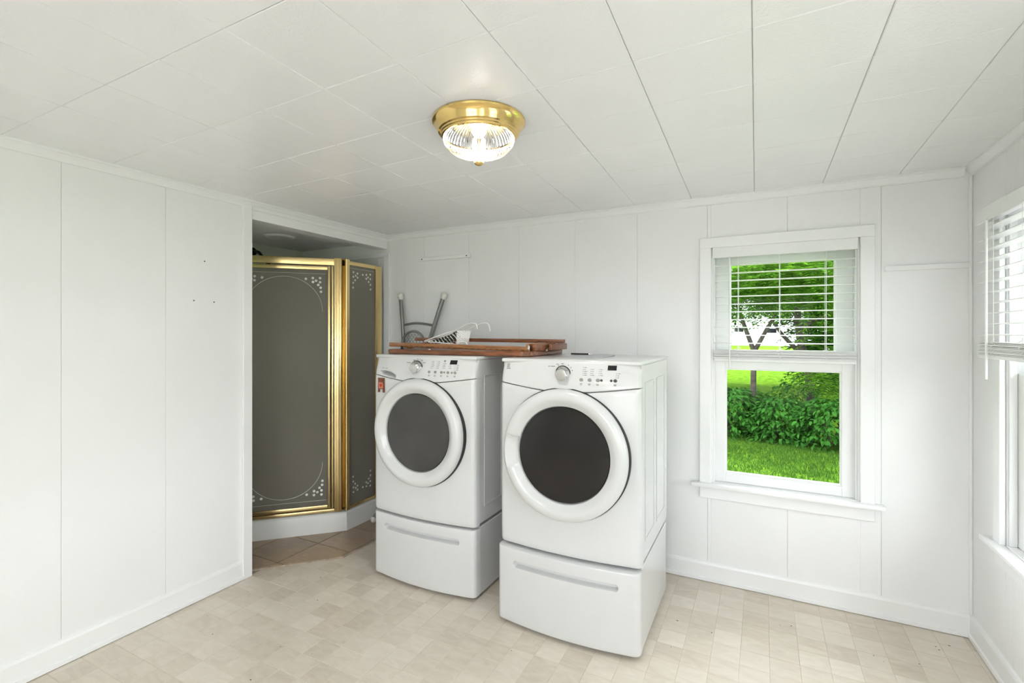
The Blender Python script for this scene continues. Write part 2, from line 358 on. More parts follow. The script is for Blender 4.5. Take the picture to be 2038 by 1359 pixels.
# ================================================================== CEILING
ceiling = MB().box((XL-.12, YF-.12, H+.005), (XR+.12, YB+.12, H+.10)).build('ceiling', 'joint', label='white square-tile ceiling above the laundry room', cat='ceiling', kind='structure')
def gx(k, y):
    b = -.027 + (.2985*k if k > 0 else .306*k); return b + (.035*b - .01)*(y-1.6)
def gy(k, x):
    b = 1.366 + (.3065 if k < 0 else .3048)*k; sl = min(0, -.048-.02*k) if k <= 0 else (-.03, -.023, -.02, -.02, -.02, -.02)[k-1]
    return b + sl*(x+.03)
kx0, kx1 = -9, 4; ky0, ky1 = -13, 6
def corner(i, j):
    x = gx(i, 1.4+.3*j); y = gy(j, x); x = gx(i, y); return [min(max(x, XL), XR), min(max(y, YF), YB)]
for i in range(kx0, kx1):
    for j in range(ky0, ky1):
        q = [corner(i, j), corner(i+1, j), corner(i+1, j+1), corner(i, j+1)]
        ar = abs((q[2][0]-q[0][0])*(q[2][1]-q[0][1]))
        if ar < .002 or min(abs(q[2][0]-q[0][0]), abs(q[2][1]-q[0][1])) < .01: continue
        cxm = sum(p[0] for p in q)/4; cym = sum(p[1] for p in q)/4
        g1 = .0007; g2 = .0028; dz = random.uniform(-.0004, .0004)
        def ins(g, z):
            out = []
            for p in q:
                out.append((p[0]+(g if p[0] < cxm else -g), p[1]+(g if p[1] < cym else -g), z))
            return out
        vs = ins(g1, H+.006) + ins(g1, H+.0025) + ins(g2, H+dz)
        fs = [(0, 1, 5, 4), (1, 2, 6, 5), (2, 3, 7, 6), (3, 0, 4, 7), (4, 5, 9, 8), (5, 6, 10, 9), (6, 7, 11, 10), (7, 4, 8, 11), (8, 9, 10, 11)]
        MB().add(vs, fs).build('ceiling_tile', 'ceil', ceiling)

# ================================================================== WALLS
PT = .008                              # plank thickness; faces stand at the wall line
def plank_wall(parent, seams, lo, hi, place, holes=()):
    """planks between seams; place(u0,u1,z0,z1)->box corners. holes: (u0,u1,z0,z1) of openings"""
    for a, b in zip(seams[:-1], seams[1:]):
        if b-a < .004: continue
        segs = [(a, b, lo, hi)]
        for (h0, h1, hz0, hz1) in holes:
            ns = []
            for (u0, u1, z0, z1) in segs:
                if u1 <= h0 or u0 >= h1: ns.append((u0, u1, z0, z1)); continue
                if u0 < h0: ns.append((u0, h0, z0, z1))
                if u1 > h1: ns.append((h1, u1, z0, z1))
                c0, c1 = max(u0, h0), min(u1, h1)
                if hz0 > z0: ns.append((c0, c1, z0, hz0))
                if hz1 < z1: ns.append((c0, c1, hz1, z1))
            segs = ns
        mb = MB()
        for (u0, u1, z0, z1) in segs:
            l = .0004 if abs(u0-a) < 1e-6 else 0; r = .0004 if abs(u1-b) < 1e-6 else 0
            p, q = place(u0+l, u1-r, z0, z1); mb.box(p, q, .0015)
        mb.build('wall_plank', 'wall', parent)
WIN_B = (-.262, .433, .545, 1.878)     # back window opening u0,u1,z0,z1
def holed(name, frame, holes, u0, u1, z0, z1, t0, t1, mat='wall', **kw):
    us = sorted({u0, u1, *[h[0] for h in holes], *[h[1] for h in holes]}); mb = MB()
    for a, b in zip(us[:-1], us[1:]):
        hs = sorted([h for h in holes if h[0] < (a+b)/2 < h[1]], key=lambda h: h[2]); z = z0
        for h in hs:
            if h[2] > z: mb.box(*frame(a, b, z, h[2], t0, t1))
            z = h[3]
        if z < z1: mb.box(*frame(a, b, z, z1, t0, t1))
    return mb.build(name, mat, **kw)
fb = lambda a, b, z0, z1, t0, t1: ((a, YB+t0, z0), (b, YB+t1, z1))
wall_back = holed('wall_back', fb, [WIN_B], AX-.12, XR+.12, -.45, H+.10, PT, .13, label='white vertical plank wall with window behind the machines', cat='wall', kind='structure')
bs = [-2.60, -2.267, -1.874, -1.473, -1.073, -.676, -.28, .115, .518, XR]
plank_wall(wall_back, bs, 0, H, lambda u0, u1, z0, z1: ((u0, YB, z0), (u1, YB+PT, z1)), [WIN_B])
MB().box((AX, YB, 0), (-2.6, YB+PT, AH+.05)).build('alcove_lining', 'alc_wall', wall_back)
# right wall: one window in view, the others added for daylight; left wall: plain with alcove opening; front wall: unseen window widened for daylight
RW = [(-2.62, -1.925, .545, 1.878), (-1.15, -.30, .45, 2.0), (.38, 1.22, .45, 2.0)]   # u = -Y
fr = lambda a, b, z0, z1, t0, t1: ((XR+t0, -b, z0), (XR+t1, -a, z1))
wall_right = holed('wall_right', fr, RW, -YB-.12, -YF+.12, -.45, H+.10, PT, .13, label='white vertical plank wall on the right side of the room', cat='wall', kind='structure')
rs = [-2.97] + [-2.553+.4*k for k in range(0, 13)] + [-YF]
rs = [u for u in rs if u <= -YF]
plank_wall(wall_right, rs, 0, H, lambda u0, u1, z0, z1: ((XR, -u1, z0), (XR+PT, -u0, z1)), RW)
FW = [(-.72, 1.0, .30, 2.03)]         # u = -X
ff = lambda a, b, z0, z1, t0, t1: ((-b, YF-t1, z0), (-a, YF-t0, z1))
wall_front = holed('wall_front', ff, FW[:1], -XR-.12, -XL+.12, -.45, H+.10, PT, .13, label='white vertical plank wall behind the camera', cat='wall', kind='structure')
fs_ = [-XR] + [-.6+.4*k for k in range(0, 8)] + [-XL]
plank_wall(wall_front, fs_, 0, H, lambda u0, u1, z0, z1: ((-u1, YF-PT, z0), (-u0, YF, z1)), FW[:1])
OY, OZ = 1.819, 2.062                   # alcove opening near jamb, head
wall_left = MB().box((XL-.10, YF-.12, -.45), (XL-PT, OY-.02, H+.10)).box((XL-.10, OY-.02, OZ+.02), (XL-PT, YB+.005, H+.10)).build('wall_left', 'wall', label='white vertical plank wall left of the shower opening', cat='wall', kind='structure')
ls = [YF] + [.966-.404*k for k in range(8, 0, -1)] + [.966, 1.372, OY-.012]
ls = [u for u in ls if u >= YF]
pl = lambda u0, u1, z0, z1: ((XL-PT, u0, z0), (XL, u1, z1))
plank_wall(wall_left, ls, 0, H, pl)
plank_wall(wall_left, [OY-.012, YB-.002], OZ+.012, H, pl)
# alcove shell
BW = [(.80, 1.45, 1.15, 1.90)]  # unseen opening, added to brighten the alcove
holed('wall_alcove_left', lambda a, b, z0, z1, t0, t1: ((AX-t1, a, z0), (AX-t0, b, z1)), BW, AYN-.12, YB+.12, -.45, H+.1, 0, .12, 'alc_wall', label='plain painted wall at the far left of the shower alcove', cat='wall', kind='structure')
MB().box((AX, AYN-.12, -.45), (XL-.10, AYN, H+.1)).build('wall_alcove_near', 'alc_wall', label='plain painted near wall of the shower alcove', cat='wall', kind='structure')
acl = MB().box((AX, AYN, AH), (XL-.09, YB, AH+.06)).build('ceiling_alcove', 'alc_wall', label='plain low ceiling over the shower alcove', cat='ceiling', kind='structure')
fan = thing('ceiling_vent_cover', 'round flush cover on the ceiling above the shower', 'vent cover', (-3.18, 2.43, AH))
MB().lathe([(.0, -.012), (.075, -.012), (.098, -.008), (.104, -.001), (.104, .0)], 40).build('cover', 'alc_wall', fan, 40)
MB().lathe([(.104, -.002), (.112, -.004), (.113, -.0005), (.104, -.0005)], 40, close=True).build('rim', 'alc_wall', fan, 40)

# jambs and casing of the alcove opening
t1 = thing('trim_1', 'white casing and jamb around the shower alcove opening', 'trim', kind='structure')
ibox('side_casing', (XL, OY-.05, 0), (XL+.018, OY+.004, OZ+.075), 'trim', t1)
ibox('jamb', (XL-.10, OY-.02, 0), (XL+.002, OY, OZ+.01), 'trim', t1)
ibox('head_jamb', (XL-.10, OY-.001, OZ), (XL+.002, YB-.003, OZ+.02), 'trim', t1)
MB().box((XL, OY+.005, OZ-.004), (XL+.020, YB-.012, OZ+.050), .002).box((XL+.003, OY+.005, OZ+.050), (XL+.026, YB-.012, OZ+.073), .002).build('head_casing', 'trim', t1)
# crown mouldings
CP = [(0, 0), (.030, 0), (.030, -.008), (.022, -.012), (.014, -.024), (.009, -.034), (.009, -.042), (0, -.042)]
def crown(name, p0, p1, label): return MB().prism(CP, p0, p1).build(name, 'trim', label=label, cat='trim', kind='structure')
crown('trim_2', lambda a, b: (XL, YB-a, H+b), lambda a, b: (XR-.03, YB-a, H+b), 'white crown moulding along the top of the back wall')
crown('trim_3', lambda a, b: (XL+a, YF, H+b), lambda a, b: (XL+a, YB-.005, H+b), 'white crown moulding along the top of the left wall')
crown('trim_4', lambda a, b: (XR-a, YF, H+b), lambda a, b: (XR-a, YB, H+b), 'white crown moulding along the top of the right wall')
crown('trim_5', lambda a, b: (XL, YF+a, H+b), lambda a, b: (XR, YF+a, H+b), 'white crown moulding along the top of the front wall')
# corner bead
MB().box((XR-.012, YB-.012, .1), (XR, YB, H-.04), .003).build('trim_6', 'trim', label='slim white corner strip between the back and right walls', cat='trim', kind='structure')
# baseboards
BP = [(0, 0), (.020, 0), (.019, .016), (.012, .019), (.012, .088), (.008, .100), (0, .104)]
def base(name, p0, p1, label): return MB().prism(BP, p0, p1).build(name, 'trim', label=label, cat='baseboard', kind='structure')
Z0 = .003
base('baseboard_back', lambda a, b: (-2.33, YB-a, Z0+b), lambda a, b: (XR-a*0-.001, YB-a, Z0+b), 'white baseboard along the foot of the back wall')
base('baseboard_left', lambda a, b: (XL+a, YF, Z0+b), lambda a, b: (XL+a, OY-.05, Z0+b), 'white baseboard along the foot of the left wall')
base('baseboard_right', lambda a, b: (XR-a, YF, Z0+b), lambda a, b: (XR-a, YB-.001, Z0+b), 'white baseboard along the foot of the right wall')
base('baseboard_front', lambda a, b: (XL, YF+a, Z0+b), lambda a, b: (XR, YF+a, Z0+b), 'white baseboard along the foot of the front wall')
# roof; wide eaves added to keep direct sun off the windows
MB().box((AX-.7, YF-.7, H+.11), (XR+.75, YB+.95, H+.22)).build('roof', 'roofing', label='flat roof over the room, wide eaves added to block sun', cat='roof', kind='structure')

# ================================================================== WINDOWS (local: x along wall, y outwards, z up)
def tube_mb(pts, r, n=6): return MB().tube(pts, r, n)
def window(n, loc, rz, w, z0, z1, label, simple=False):
    t = thing('window_%d' % n, label, 'window', loc, rz, kind='structure'); a = w/2; cw = .058
    e = .012
    # casing
    ibox('casing', (-a-cw, -.020, z0), (-a+.002, 0, z1+.001), 'trim', t); ibox('casing', (a-.002, -.020, z0), (a+cw, 0, z1+.001), 'trim', t)
    ibox('head_casing', (-a-cw, -.021, z1), (a+cw, 0, z1+cw), 'trim', t)
    MB().rbox((-a-cw-.045, -.052, z0-.008), (a+cw+.040, -.001, z0+.014), .006, 2).build('stool', 'trim', t, 40)
    ibox('sill', (-a+.001, -.001, z0-.004), (a-.001, .125, z0+.016), 'trim', t)
    ibox('apron', (-a-cw, -.016, z0-.075), (a+cw, 0, z0-.009), 'trim', t)
    # jamb liners
    ibox('jamb', (-a+.0005, 0, z0+.016), (-a+.012, .125, z1), 'vinylwhite', t); ibox('jamb', (a-.012, 0, z0+.016), (a-.0005, .125, z1), 'vinylwhite', t)
    ibox('head_jamb', (-a+.012, 0, z1-.012), (a-.012, .125, z1-.0005), 'vinylwhite', t)
    for s in (-1, 1):
        MB().box((s*(a-.012)-.006, .075, z0+.02), (s*(a-.012)+.006, .082, z1-.012)).build('parting_bead', 'vinylwhite', t)
    zm = z0 + (z1-z0)*.515
    def sash(name, y0, y1, zb, zt, st, rb, rt):
        u = a-.013
        s = MB().box((-u, y0, zb), (-u+st, y1, zt), .002).box((u-st, y0, zb), (u, y1, zt), .002).box((-u+st, y0, zb), (u-st, y1, zb+rb), .002).box((-u+st, y0, zt-rt), (u-st, y1, zt), .002).build(name, 'vinylwhite', t)
        g = .007
        MB().box((-u+st, y0+.010, zb+rb), (-u+st+g, y1-.004, zt-rt)).box((u-st-g, y0+.010, zb+rb), (u-st, y1-.004, zt-rt)).box((-u+st+g, y0+.010, zb+rb), (u-st-g, y1-.004, zb+rb+g)).box((-u+st+g, y0+.010, zt-rt-g), (u-st-g, y1-.004, zt-rt)).build('glazing_bead', 'vinylwhite', s)
        MB().box((-u+st+g-.001, (y0+y1)/2-.002, zb+rb+g-.001), (u-st-g+.001, (y0+y1)/2+.002, zt-rt-g+.001)).build('pane', 'pane', s)
        if not simple:
            MB().box((u-st-.0022, y0+.012, zb+rb+g), (u-st-g-.0002, y0+.016, zt-rt-g)).build('gasket', 'sash_dark', s)
        return s
    sash('lower_sash', .030, .066, z0+.017, zm+.010, .060, .050, .040)
    sash('upper_sash', .084, .118, zm-.010, z1-.013, .080, .036, .072)
    if not simple:
        ibox('side_stop', (-a+.012, .004, z0+.016), (-a+.020, .029, z1-.012), 'vinylwhite', t); ibox('side_stop', (a-.020, .004, z0+.016), (a-.012, .029, z1-.012), 'vinylwhite', t)
    # light portal in the opening
    if 1:
        pd = bpy.data.lights.new('sky_portal', 'AREA'); pd.shape = 'RECTANGLE'; pd.size = w-.03; pd.size_y = z1-z0-.03; pd.cycles.is_portal = True
        po = bpy.data.objects.new('sky_portal', pd); C.objects.link(po)
        mat = Matrix.Translation(Vector(loc)) @ Matrix.Rotation(rz, 4, 'Z')
        po.matrix_world = mat @ Matrix.Translation((0, .14, (z0+z1)/2)) @ Matrix.Rotation(-PI/2, 4, 'X')
    return t
uB = (WIN_B[0]+WIN_B[1])/2
window(1, (uB, YB, 0), 0, WIN_B[1]-WIN_B[0], WIN_B[2], WIN_B[3], 'double hung window with white frame in the back wall')
window(2, (XR, 2.2725, 0), -PI/2, .695, .545, 1.878, 'double hung window at the right edge, in the right wall')
window(3, (XR, .725, 0), -PI/2, .85, .45, 2.0, 'wide double hung window added for daylight in the right wall beside the camera', True)  # unseen; added to light the room from the right
window(5, (XR, -.80, 0), -PI/2, .84, .45, 2.0, 'wide double hung window added for daylight in the right wall behind the camera', True)  # unseen; one more opening added for side light
window(4, (-.14, YF, 0), PI, 1.72, .30, 2.03, 'unseen double hung window widened for daylight, in the wall behind the camera', True)  # unseen; glazing enlarged to give frontal daylight

window(6, (AX, 1.125, 0), PI/2, .65, 1.15, 1.90, 'small double hung window added for daylight in the far wall of the shower alcove', True)  # unseen; added to let daylight into the shower alcove
def blind(label, loc, rz, w, ztop, zbot, yd, slats, nb, wand_u, cords, wand_len, group):
    """2-inch blind, local frame as the window; yd is the slat centre depth"""
    t = thing('window_blind', label, 'blind', loc, rz, group); a = w/2
    MB().box((-a, yd-.030, ztop-.058), (a, yd-.024, ztop), .002).build('valance', 'blind', t)
    ibox('headrail', (-a+.004, yd-.022, ztop-.045), (a-.004, yd+.024, ztop-.003), 'blind', t)
    # one curved slat mesh
    sw = .0245
    pr = [(-sw, -.0008), (-sw*.5, .0012), (0, .0018), (sw*.5, .0012), (sw, -.0008)]
    poly = pr + [(y, z-.0026) for (y, z) in pr[::-1]]
    sm = MB().prism(poly, lambda p, q: (-a+.006, p, q), lambda p, q: (a-.006, p, q)).mesh('slat', 30); sm.materials.append(M['blind'])
    for z in slats:
        o = link('slat', sm, None, t); o.location = (0, yd, z); o.rotation_euler = (.02, 0, 0)
    zb = zbot + .016
    MB().rbox((-a+.006, yd-.025, zbot), (a-.006, yd+.025, zb), .004, 2).build('bottom_rail', 'blind', t)
    ztopb = zb
    for k in range(nb):
        o = link('slat', sm, None, t); ztopb = zb + .0036 + k*.0041; o.location = (random.uniform(-.003, .003), yd + random.uniform(-.002, .002), ztopb); o.rotation_euler = (random.uniform(-.05, .03), 0, random.uniform(-.003, .003))
    for u in cords:
        MB().tube([(u, yd-.026, ztop-.05), (u, yd-.026, ztopb)], .0009, 5).tube([(u, yd+.026, ztop-.05), (u, yd+.026, ztopb)], .0009, 5).tube([(u+.004, yd, ztop-.05), (u+.004, yd, ztopb)], .0008, 5).build('ladder_cord', 'blind', t)
        pts = []
        for i in range(34):
            q = i/33; pts.append((u + .016*math.sin(q*PI*7) + .004*math.sin(q*31), yd-.029-.003*math.cos(q*PI*7), zbot+.006 + (ztopb-zbot+.012)*q))
        MB().tube(pts, .0011, 5).build('slack_ladder', 'blind', t)
    w1 = MB().tube([(wand_u, yd-.035, ztop-.06), (wand_u, yd-.036, ztop-.06-wand_len)], .0042, 8).build('tilt_wand', 'blind', t, 40)
    MB().tube([(wand_u, yd-.022, ztop-.050), (wand_u, yd-.035, ztop-.056), (wand_u, yd-.035, ztop-.068)], .0018, 6).build('wand_hook', 'chrome', w1)
    return t
blind('white slatted blind half raised in the back wall window', (uB, YB, 0), 0, .674, 1.878, 1.243, .012, [1.346+.0433*k for k in range(11)], 12, -.164-uB, (-.123-uB, .078-uB, .287-uB), .62, 'white window blinds')
blind('white slatted blind cut off by the right edge of the photo', (XR, 2.2725, 0), -PI/2, .80, 1.90, 1.300, -.046, [1.395+.0425*k for k in range(11)], 12, -.27, (-.235, 0, .235), .62, 'white window blinds')

# ================================================================== WALL CLEATS, NAILS
def cleat(label, x0, x1, z0, z1, screws):
    t = thing('wall_cleat', label, 'wall strip', ((x0+x1)/2, YB, z0), group='painted wall strips')
    w = (x1-x0)/2
    MB().box((-w, -.018, 0), (w, 0, z1-z0), .002).build('strip', 'trim', t)
    for s in screws: MB().lathe([(0, .0008), (.0045, .0006), (.005, 0)], 10, Matrix.Translation((s, -.0182, (z1-z0)/2)) @ Matrix.Rotation(PI/2, 4, 'X')).build('screw', 'hole', t)
    return t
cleat('short white wooden strip with two dark screws above the washer', -2.296, -1.851, 1.941, 1.967, (-.205, .19))
cleat('white wooden strip right of the back window', .530, .845, 1.702, 1.727, ())
for (p, l) in (((XL, 1.562, 1.782), 'highest tiny dark nail in the left wall'), ((XL, 1.507, 1.57), 'left of the lower pair of tiny dark nails in left wall'), ((XL, 1.612, 1.568), 'right of the lower pair of tiny dark nails in left wall')):
    MB().lathe([(0, .003), (.003, .0026), (.0034, .001), (.002, -.006)], 10, Matrix.Translation(p) @ Matrix.Rotation(PI/2, 4, 'Y')).build('wall_nail', 'hole', label=l, cat='nail', group='nails in the left wall')

# ================================================================== SHOWER
sh = thing('shower_enclosure', 'gold framed corner shower with frosted etched glass in the alcove', 'shower', (0, 0, 0))
P0 = Vector((-2.64, 2.54, 0)); DD = Vector((-1, -1, 0)).normalized(); NN = Vector((1, -1, 0)).normalized()   # door direction, outward normal
DL = .775; P1 = P0 + DD*DL
# pan / curb
def offs(d):    # pan outline offset outward by d
    k = d*(math.sqrt(2)-1)
    return [(-2.64+d, YB-.009), (-2.64+d, P0.y-k), (P1.x+k, P1.y-d), (AX+.006, P1.y-d)]
o_out, o_in = offs(.035), offs(-.05)
mb = MB(); full = o_out + [(AX+.006, YB-.009)]; inner = o_in + [(AX+.006, YB-.009)]
mb.prism(full, lambda a, b: (a, b, .0125), lambda a, b: (a, b, .05))
n = 4; vs = []
for z, pl_ in ((.0125, offs(.038)), (.10, offs(.036)), (.133, offs(.030)), (.141, offs(.020)), (.143, offs(0)), (.141, offs(-.03)), (.05, offs(-.06))):
    vs += [(x, y, z) for (x, y) in pl_]
fs = [(r*n+i, r*n+i+1, (r+1)*n+i+1, (r+1)*n+i) for r in range(6) for i in range(n-1)]
mb.add(vs, fs); mb.build('pan', 'acrylic', sh, 25)
# surround panels
MB().box((AX+.0005, YB-.006, .05), (-2.66, YB-.0005, 2.0)).build('back_surround', 'acrylic', sh); MB().box((AX+.0005, P1.y-.04, .05), (AX+.006, YB-.007, 2.0)).build('side_surround', 'acrylic', sh)
ibox('surround_trim', (-2.655, YB-.016, .013), (-2.598, YB-.0002, 2.008), 'trim', sh); ibox('surround_trim', (AX+.002, YB-.016, 2.0), (-2.598, YB-.0002, 2.028), 'trim', sh)
ibox('inner_trim', (-2.715, YB-.012, .145), (-2.690, YB-.006, 1.985), 'trim', sh)
ZB, ZT = .143, 1.924
RM = Matrix(((DD.x, -NN.x, 0, P0.x), (DD.y, -NN.y, 0, P0.y), (0, 0, 1, 0), (0, 0, 0, 1)))   # local: s along door, depth inwards
def dbox(name, s0, s1, d0, d1, z0, z1, mat='brass_frame', parent=sh, r=.004): return MB().rbox((s0, d0, z0), (s1, d1, z1), r, 2, RM).build(name, mat, parent, 40)
dbox('header', .02, DL, -.012, .022, 1.876, ZT); dbox('threshold_rail', .02, DL, -.012, .024, ZB, .167)
# corner post: multi-ribbed
MB().rbox((.020, -.016, ZB), (.072, .022, ZT+.006), .006, 2, RM).rbox((.034, -.022, ZB+.002), (.058, -.010, ZT+.004), .005, 2, RM).build('corner_post', 'brass_frame', sh, 40)
MB().box((-2.664, P0.y-.004, ZB), (-2.620, P0.y+.030, ZT+.004), .003).build('post_return', 'brass_frame', sh)
dbox('strike_jamb', .074, .088, -.010, .020, ZB+.024, 1.874)
door = bpy.data.objects.new('shower_door', None); C.objects.link(door); door.parent = sh
dbox('stile', .096, .112, -.013, .013, .172, 1.870, parent=door); dbox('stile', DL-.05, DL-.028, -.013, .013, .172, 1.870, parent=door)
dbox('top_rail', .113, DL-.051, -.011, .011, 1.842, 1.869, parent=door); dbox('bottom_rail', .113, DL-.051, -.011, .011, .172, .198, parent=door)
dbox('door_glass', .110, DL-.048, -.0025, .0025, .190, 1.848, 'frost', door, .0008)
dbox('hinge_jamb', DL-.02, DL+.02, -.014, .022, ZB, ZT)
# etched ornament on door glass (outer face d=-.0025)
dot = MB().lathe([(.0035, .0), (.0035, .0008), (.0085, .0008), (.0088, 0)], 14).mesh('etched_dot', 30); dot.materials.append(M['etch'])
RMd = RM @ Matrix.Rotation(PI/2, 4, 'X')
def put_dot(parent, base, s, z, d=-.0026, sc=1):
    o = link('etched_dot', dot, None, parent); o.matrix_local = base @ Matrix.Translation((s, d, z)) @ Matrix.Rotation(PI/2, 4, 'X') @ Matrix.Diagonal((sc, sc, 1, 1))
cs = .392
cl = [(.136, 0), (.176, .006), (.229, 0), (.136, -.028+.0), (.158, -.012), (.181, .0)][:0]
offsets = [(-.229, 1.785), (-.229, 1.756), (-.203, 1.766), (-.182, 1.784), (-.183, 1.757), (-.217, 1.737), (-.233, 1.718), (-.235, 1.690), (-.137, 1.777)]
for (ds, z) in offsets:
    for sg in (-1, 1):
        put_dot(door, RM, cs+sg*ds, z); put_dot(door, RM, cs+sg*(ds*1.04), .272+(1.785-z))
arc = [(cs + .245*math.sin(a), 1.551+.24*math.cos(a)) for a in [(-1+2*i/40)*PI/2 for i in range(41)]]
MB().tube([RM @ Vector((s, -.0028, z)) for s, z in arc], .0011, 5).build('etched_arc', 'etch', door)
MB().tube([RM @ Vector((s, -.0028, 2.05-z)) for s, z in arc], .0011, 5).build('etched_arc', 'etch', door)
for z in (1.815, .232): MB().tube([RM @ Vector((.125, -.0028, z)), RM @ Vector((DL-.06, -.0028, z))], .0009, 5).build('etched_line', 'etch', door)
# return panel in the room plane
rp = bpy.data.objects.new('return_panel', None); C.objects.link(rp); rp.parent = sh
X = -2.64
MB().rbox((X-.012, 2.905-.068, ZB), (X+.014, 2.905, ZT-.012), .004, 2).build('wall_jamb', 'brass_frame', rp, 40)
MB().rbox((X-.010, 2.572, 1.888), (X+.010, 2.838, 1.916), .003, 2).build('top_rail', 'brass_frame', rp, 40); MB().rbox((X-.010, 2.572, ZB), (X+.010, 2.838, .166), .003, 2).build('bottom_rail', 'brass_frame', rp, 40)
MB().box((X-.0025, 2.565, .16), (X+.0025, 2.840, 1.892)).build('panel_glass', 'frost', rp)
MB().box((X-.007, 2.566, .166), (X+.007, 2.582, 1.888), .002).build('stile', 'brass_frame', rp)
ry = Matrix(((0, -1, 0, X), (1, 0, 0, 2.705), (0, 0, 1, 0), (0, 0, 0, 1)))   # local s -> +Y, local -y -> +X
for (ds, z) in [(-.085, 1.842), (-.085, 1.808), (-.062, 1.818), (-.045, 1.836), (-.044, 1.806), (-.068, 1.785), (-.087, 1.765), (-.088, 1.730), (-.008, 1.832)]:
    for sg in ((-1, 1) if ds < -.02 else (1,)):
        put_dot(rp, ry, -sg*ds-.0, z, sc=.85); put_dot(rp, ry, -sg*ds, .25+(1.842-z), sc=.85)
MB().tube([(X+.003, 2.59, 1.868), (X+.003, 2.83, 1.868)], .0009, 5).build('etched_line', 'etch', rp)
# shower head with hose, on the far left wall
hd = thing('hand_shower', 'dark shower arm with hand spray and hose behind the frosted door', 'hand shower', (AX, 2.5, 2.04))
MB().tube([(.006, 0, .005), (.05, 0, .005), (.10, -.01, -.01), (.17, -.025, -.06), (.24, -.03, -.11)], .012, 10).build('arm', 'oil_bronze', hd, 40)
MB().lathe([(0, .008), (.032, .006), (.034, 0)], 24, Matrix.Translation((.006, 0, .005)) @ Matrix.Rotation(PI/2, 4, 'Y')).build('flange', 'oil_bronze', hd, 40)
MB().tube([(.22, -.03, -.115), (.36, -.07, -.18), (.48, -.11, -.225), (.60, -.14, -.25)], [.014, .017, .024, .034], 12).build('hand_spray', 'oil_bronze', hd, 40)
MB().lathe([(0, 0), (.058, 0), (.062, -.012), (.045, -.03), (.02, -.036), (0, -.036)], 24, Matrix.Translation((.635, -.155, -.268)) @ Matrix.Rotation(PI-.35, 4, 'Y')).build('spray_face', 'oil_bronze', hd, 40)
hp = [Vector((.25, -.04, -.13)), Vector((.38, -.14, -.32)), Vector((.46, -.26, -.58)), Vector((.34, -.26, -.80)), Vector((.15, -.20, -.95)), Vector((.03, -.15, -.90))]
pts = []
for i in range(len(hp)-1):
    for k in range(6):
        t = k/6; p0, p1, p2, p3 = hp[max(i-1, 0)], hp[i], hp[i+1], hp[min(i+2, len(hp)-1)]
        pts.append(.5*((2*p1)+(p2-p0)*t+(2*p0-5*p1+4*p2-p3)*t*t+(3*p1-p0-3*p2+p3)*t**3))
MB().tube(pts, .010, 8).build('hose', 'oil_bronze', hd, 40)
vlv = thing('shower_valve', 'dark round shower valve behind the frosted door', 'valve', (AX+.006, 2.33, 1.16))
MB().lathe([(0, .008), (.075, .006), (.078, 0)], 28, Matrix.Rotation(PI/2, 4, 'Y')).build('plate', 'oil_bronze', vlv, 40)
MB().lathe([(.030, .006), (.028, .05), (.022, .058), (0, .058)], 20, Matrix.Rotation(PI/2, 4, 'Y')).tube([(.05, 0, 0), (.07, -.03, -.07)], [.012, .009], 8).build('handle', 'oil_bronze', vlv, 40)

# ================================================================== WASHER AND DRYER
MW = .685; BOW = .03
def surf(x, z):
    t = MW/2 - abs(x); y = -BOW*(1-(2*x/MW)**2)
    if z > 1.15: y += .040*((z-1.15)/.127)**1.6
    if z < .55: y += .006*((.55-z)/.2)**2*.5
    r = .022
    if t < r: y += r - math.sqrt(max(0, r*r-(r-t)**2))
    return y
def seam(x): return 1.125 + .037*abs(2*x/MW)**1.3
def lin(a, b, n): return [a+(b-a)*i/n for i in range(n+1)]
def xs_list(extra=()):
    h = MW/2; e = [h*0.9999, h-.0008, h-.003, h-.006, h-.010, h-.015, h-.022]
    core = lin(-(h-.03), h-.03, 80)
    return sorted(set([round(v, 5) for v in [-q for q in e]+e+core+list(extra)]))
def skin(xs, zf, nz, ysurf, depth, rimr=.006):
    """front sheet with returned edges. zf(x)->(z0,z1)"""
    vs = []; fs = []; nx = len(xs)
    for x in xs:
        z0, z1 = zf(x)
        for k in range(nz+1):
            z = z0+(z1-z0)*k/nz; e = min(z-z0, z1-z); y = ysurf(x, z)
            if e < rimr: y += (rimr - math.sqrt(max(0, rimr**2-(rimr-e)**2)))*.8
            vs.append((x, y, z))
    m = nz+1
    for i in range(nx-1):
        for k in range(nz): fs.append((i*m+k, (i+1)*m+k, (i+1)*m+k+1, i*m+k+1))
    ring = [i*m for i in range(nx)] + [(nx-1)*m+k for k in range(1, m)] + [i*m+m-1 for i in range(nx-2, -1, -1)] + [k for k in range(m-2, 0, -1)]
    o = len(vs)
    for r in ring: vs.append((vs[r][0], depth, vs[r][2]))
    L = len(ring)
    for i in range(L): fs.append((ring[i], ring[(i+1) % L], o+(i+1) % L, o+i))
    fs.append(tuple(o+i for i in range(L))[::-1])
    return MB().add(vs, fs)
def zlist_skin(xs, zs, ysurf, depth): pass
def on_console(x, z, d=.0): return Vector((x, surf(x, z)-d, z))
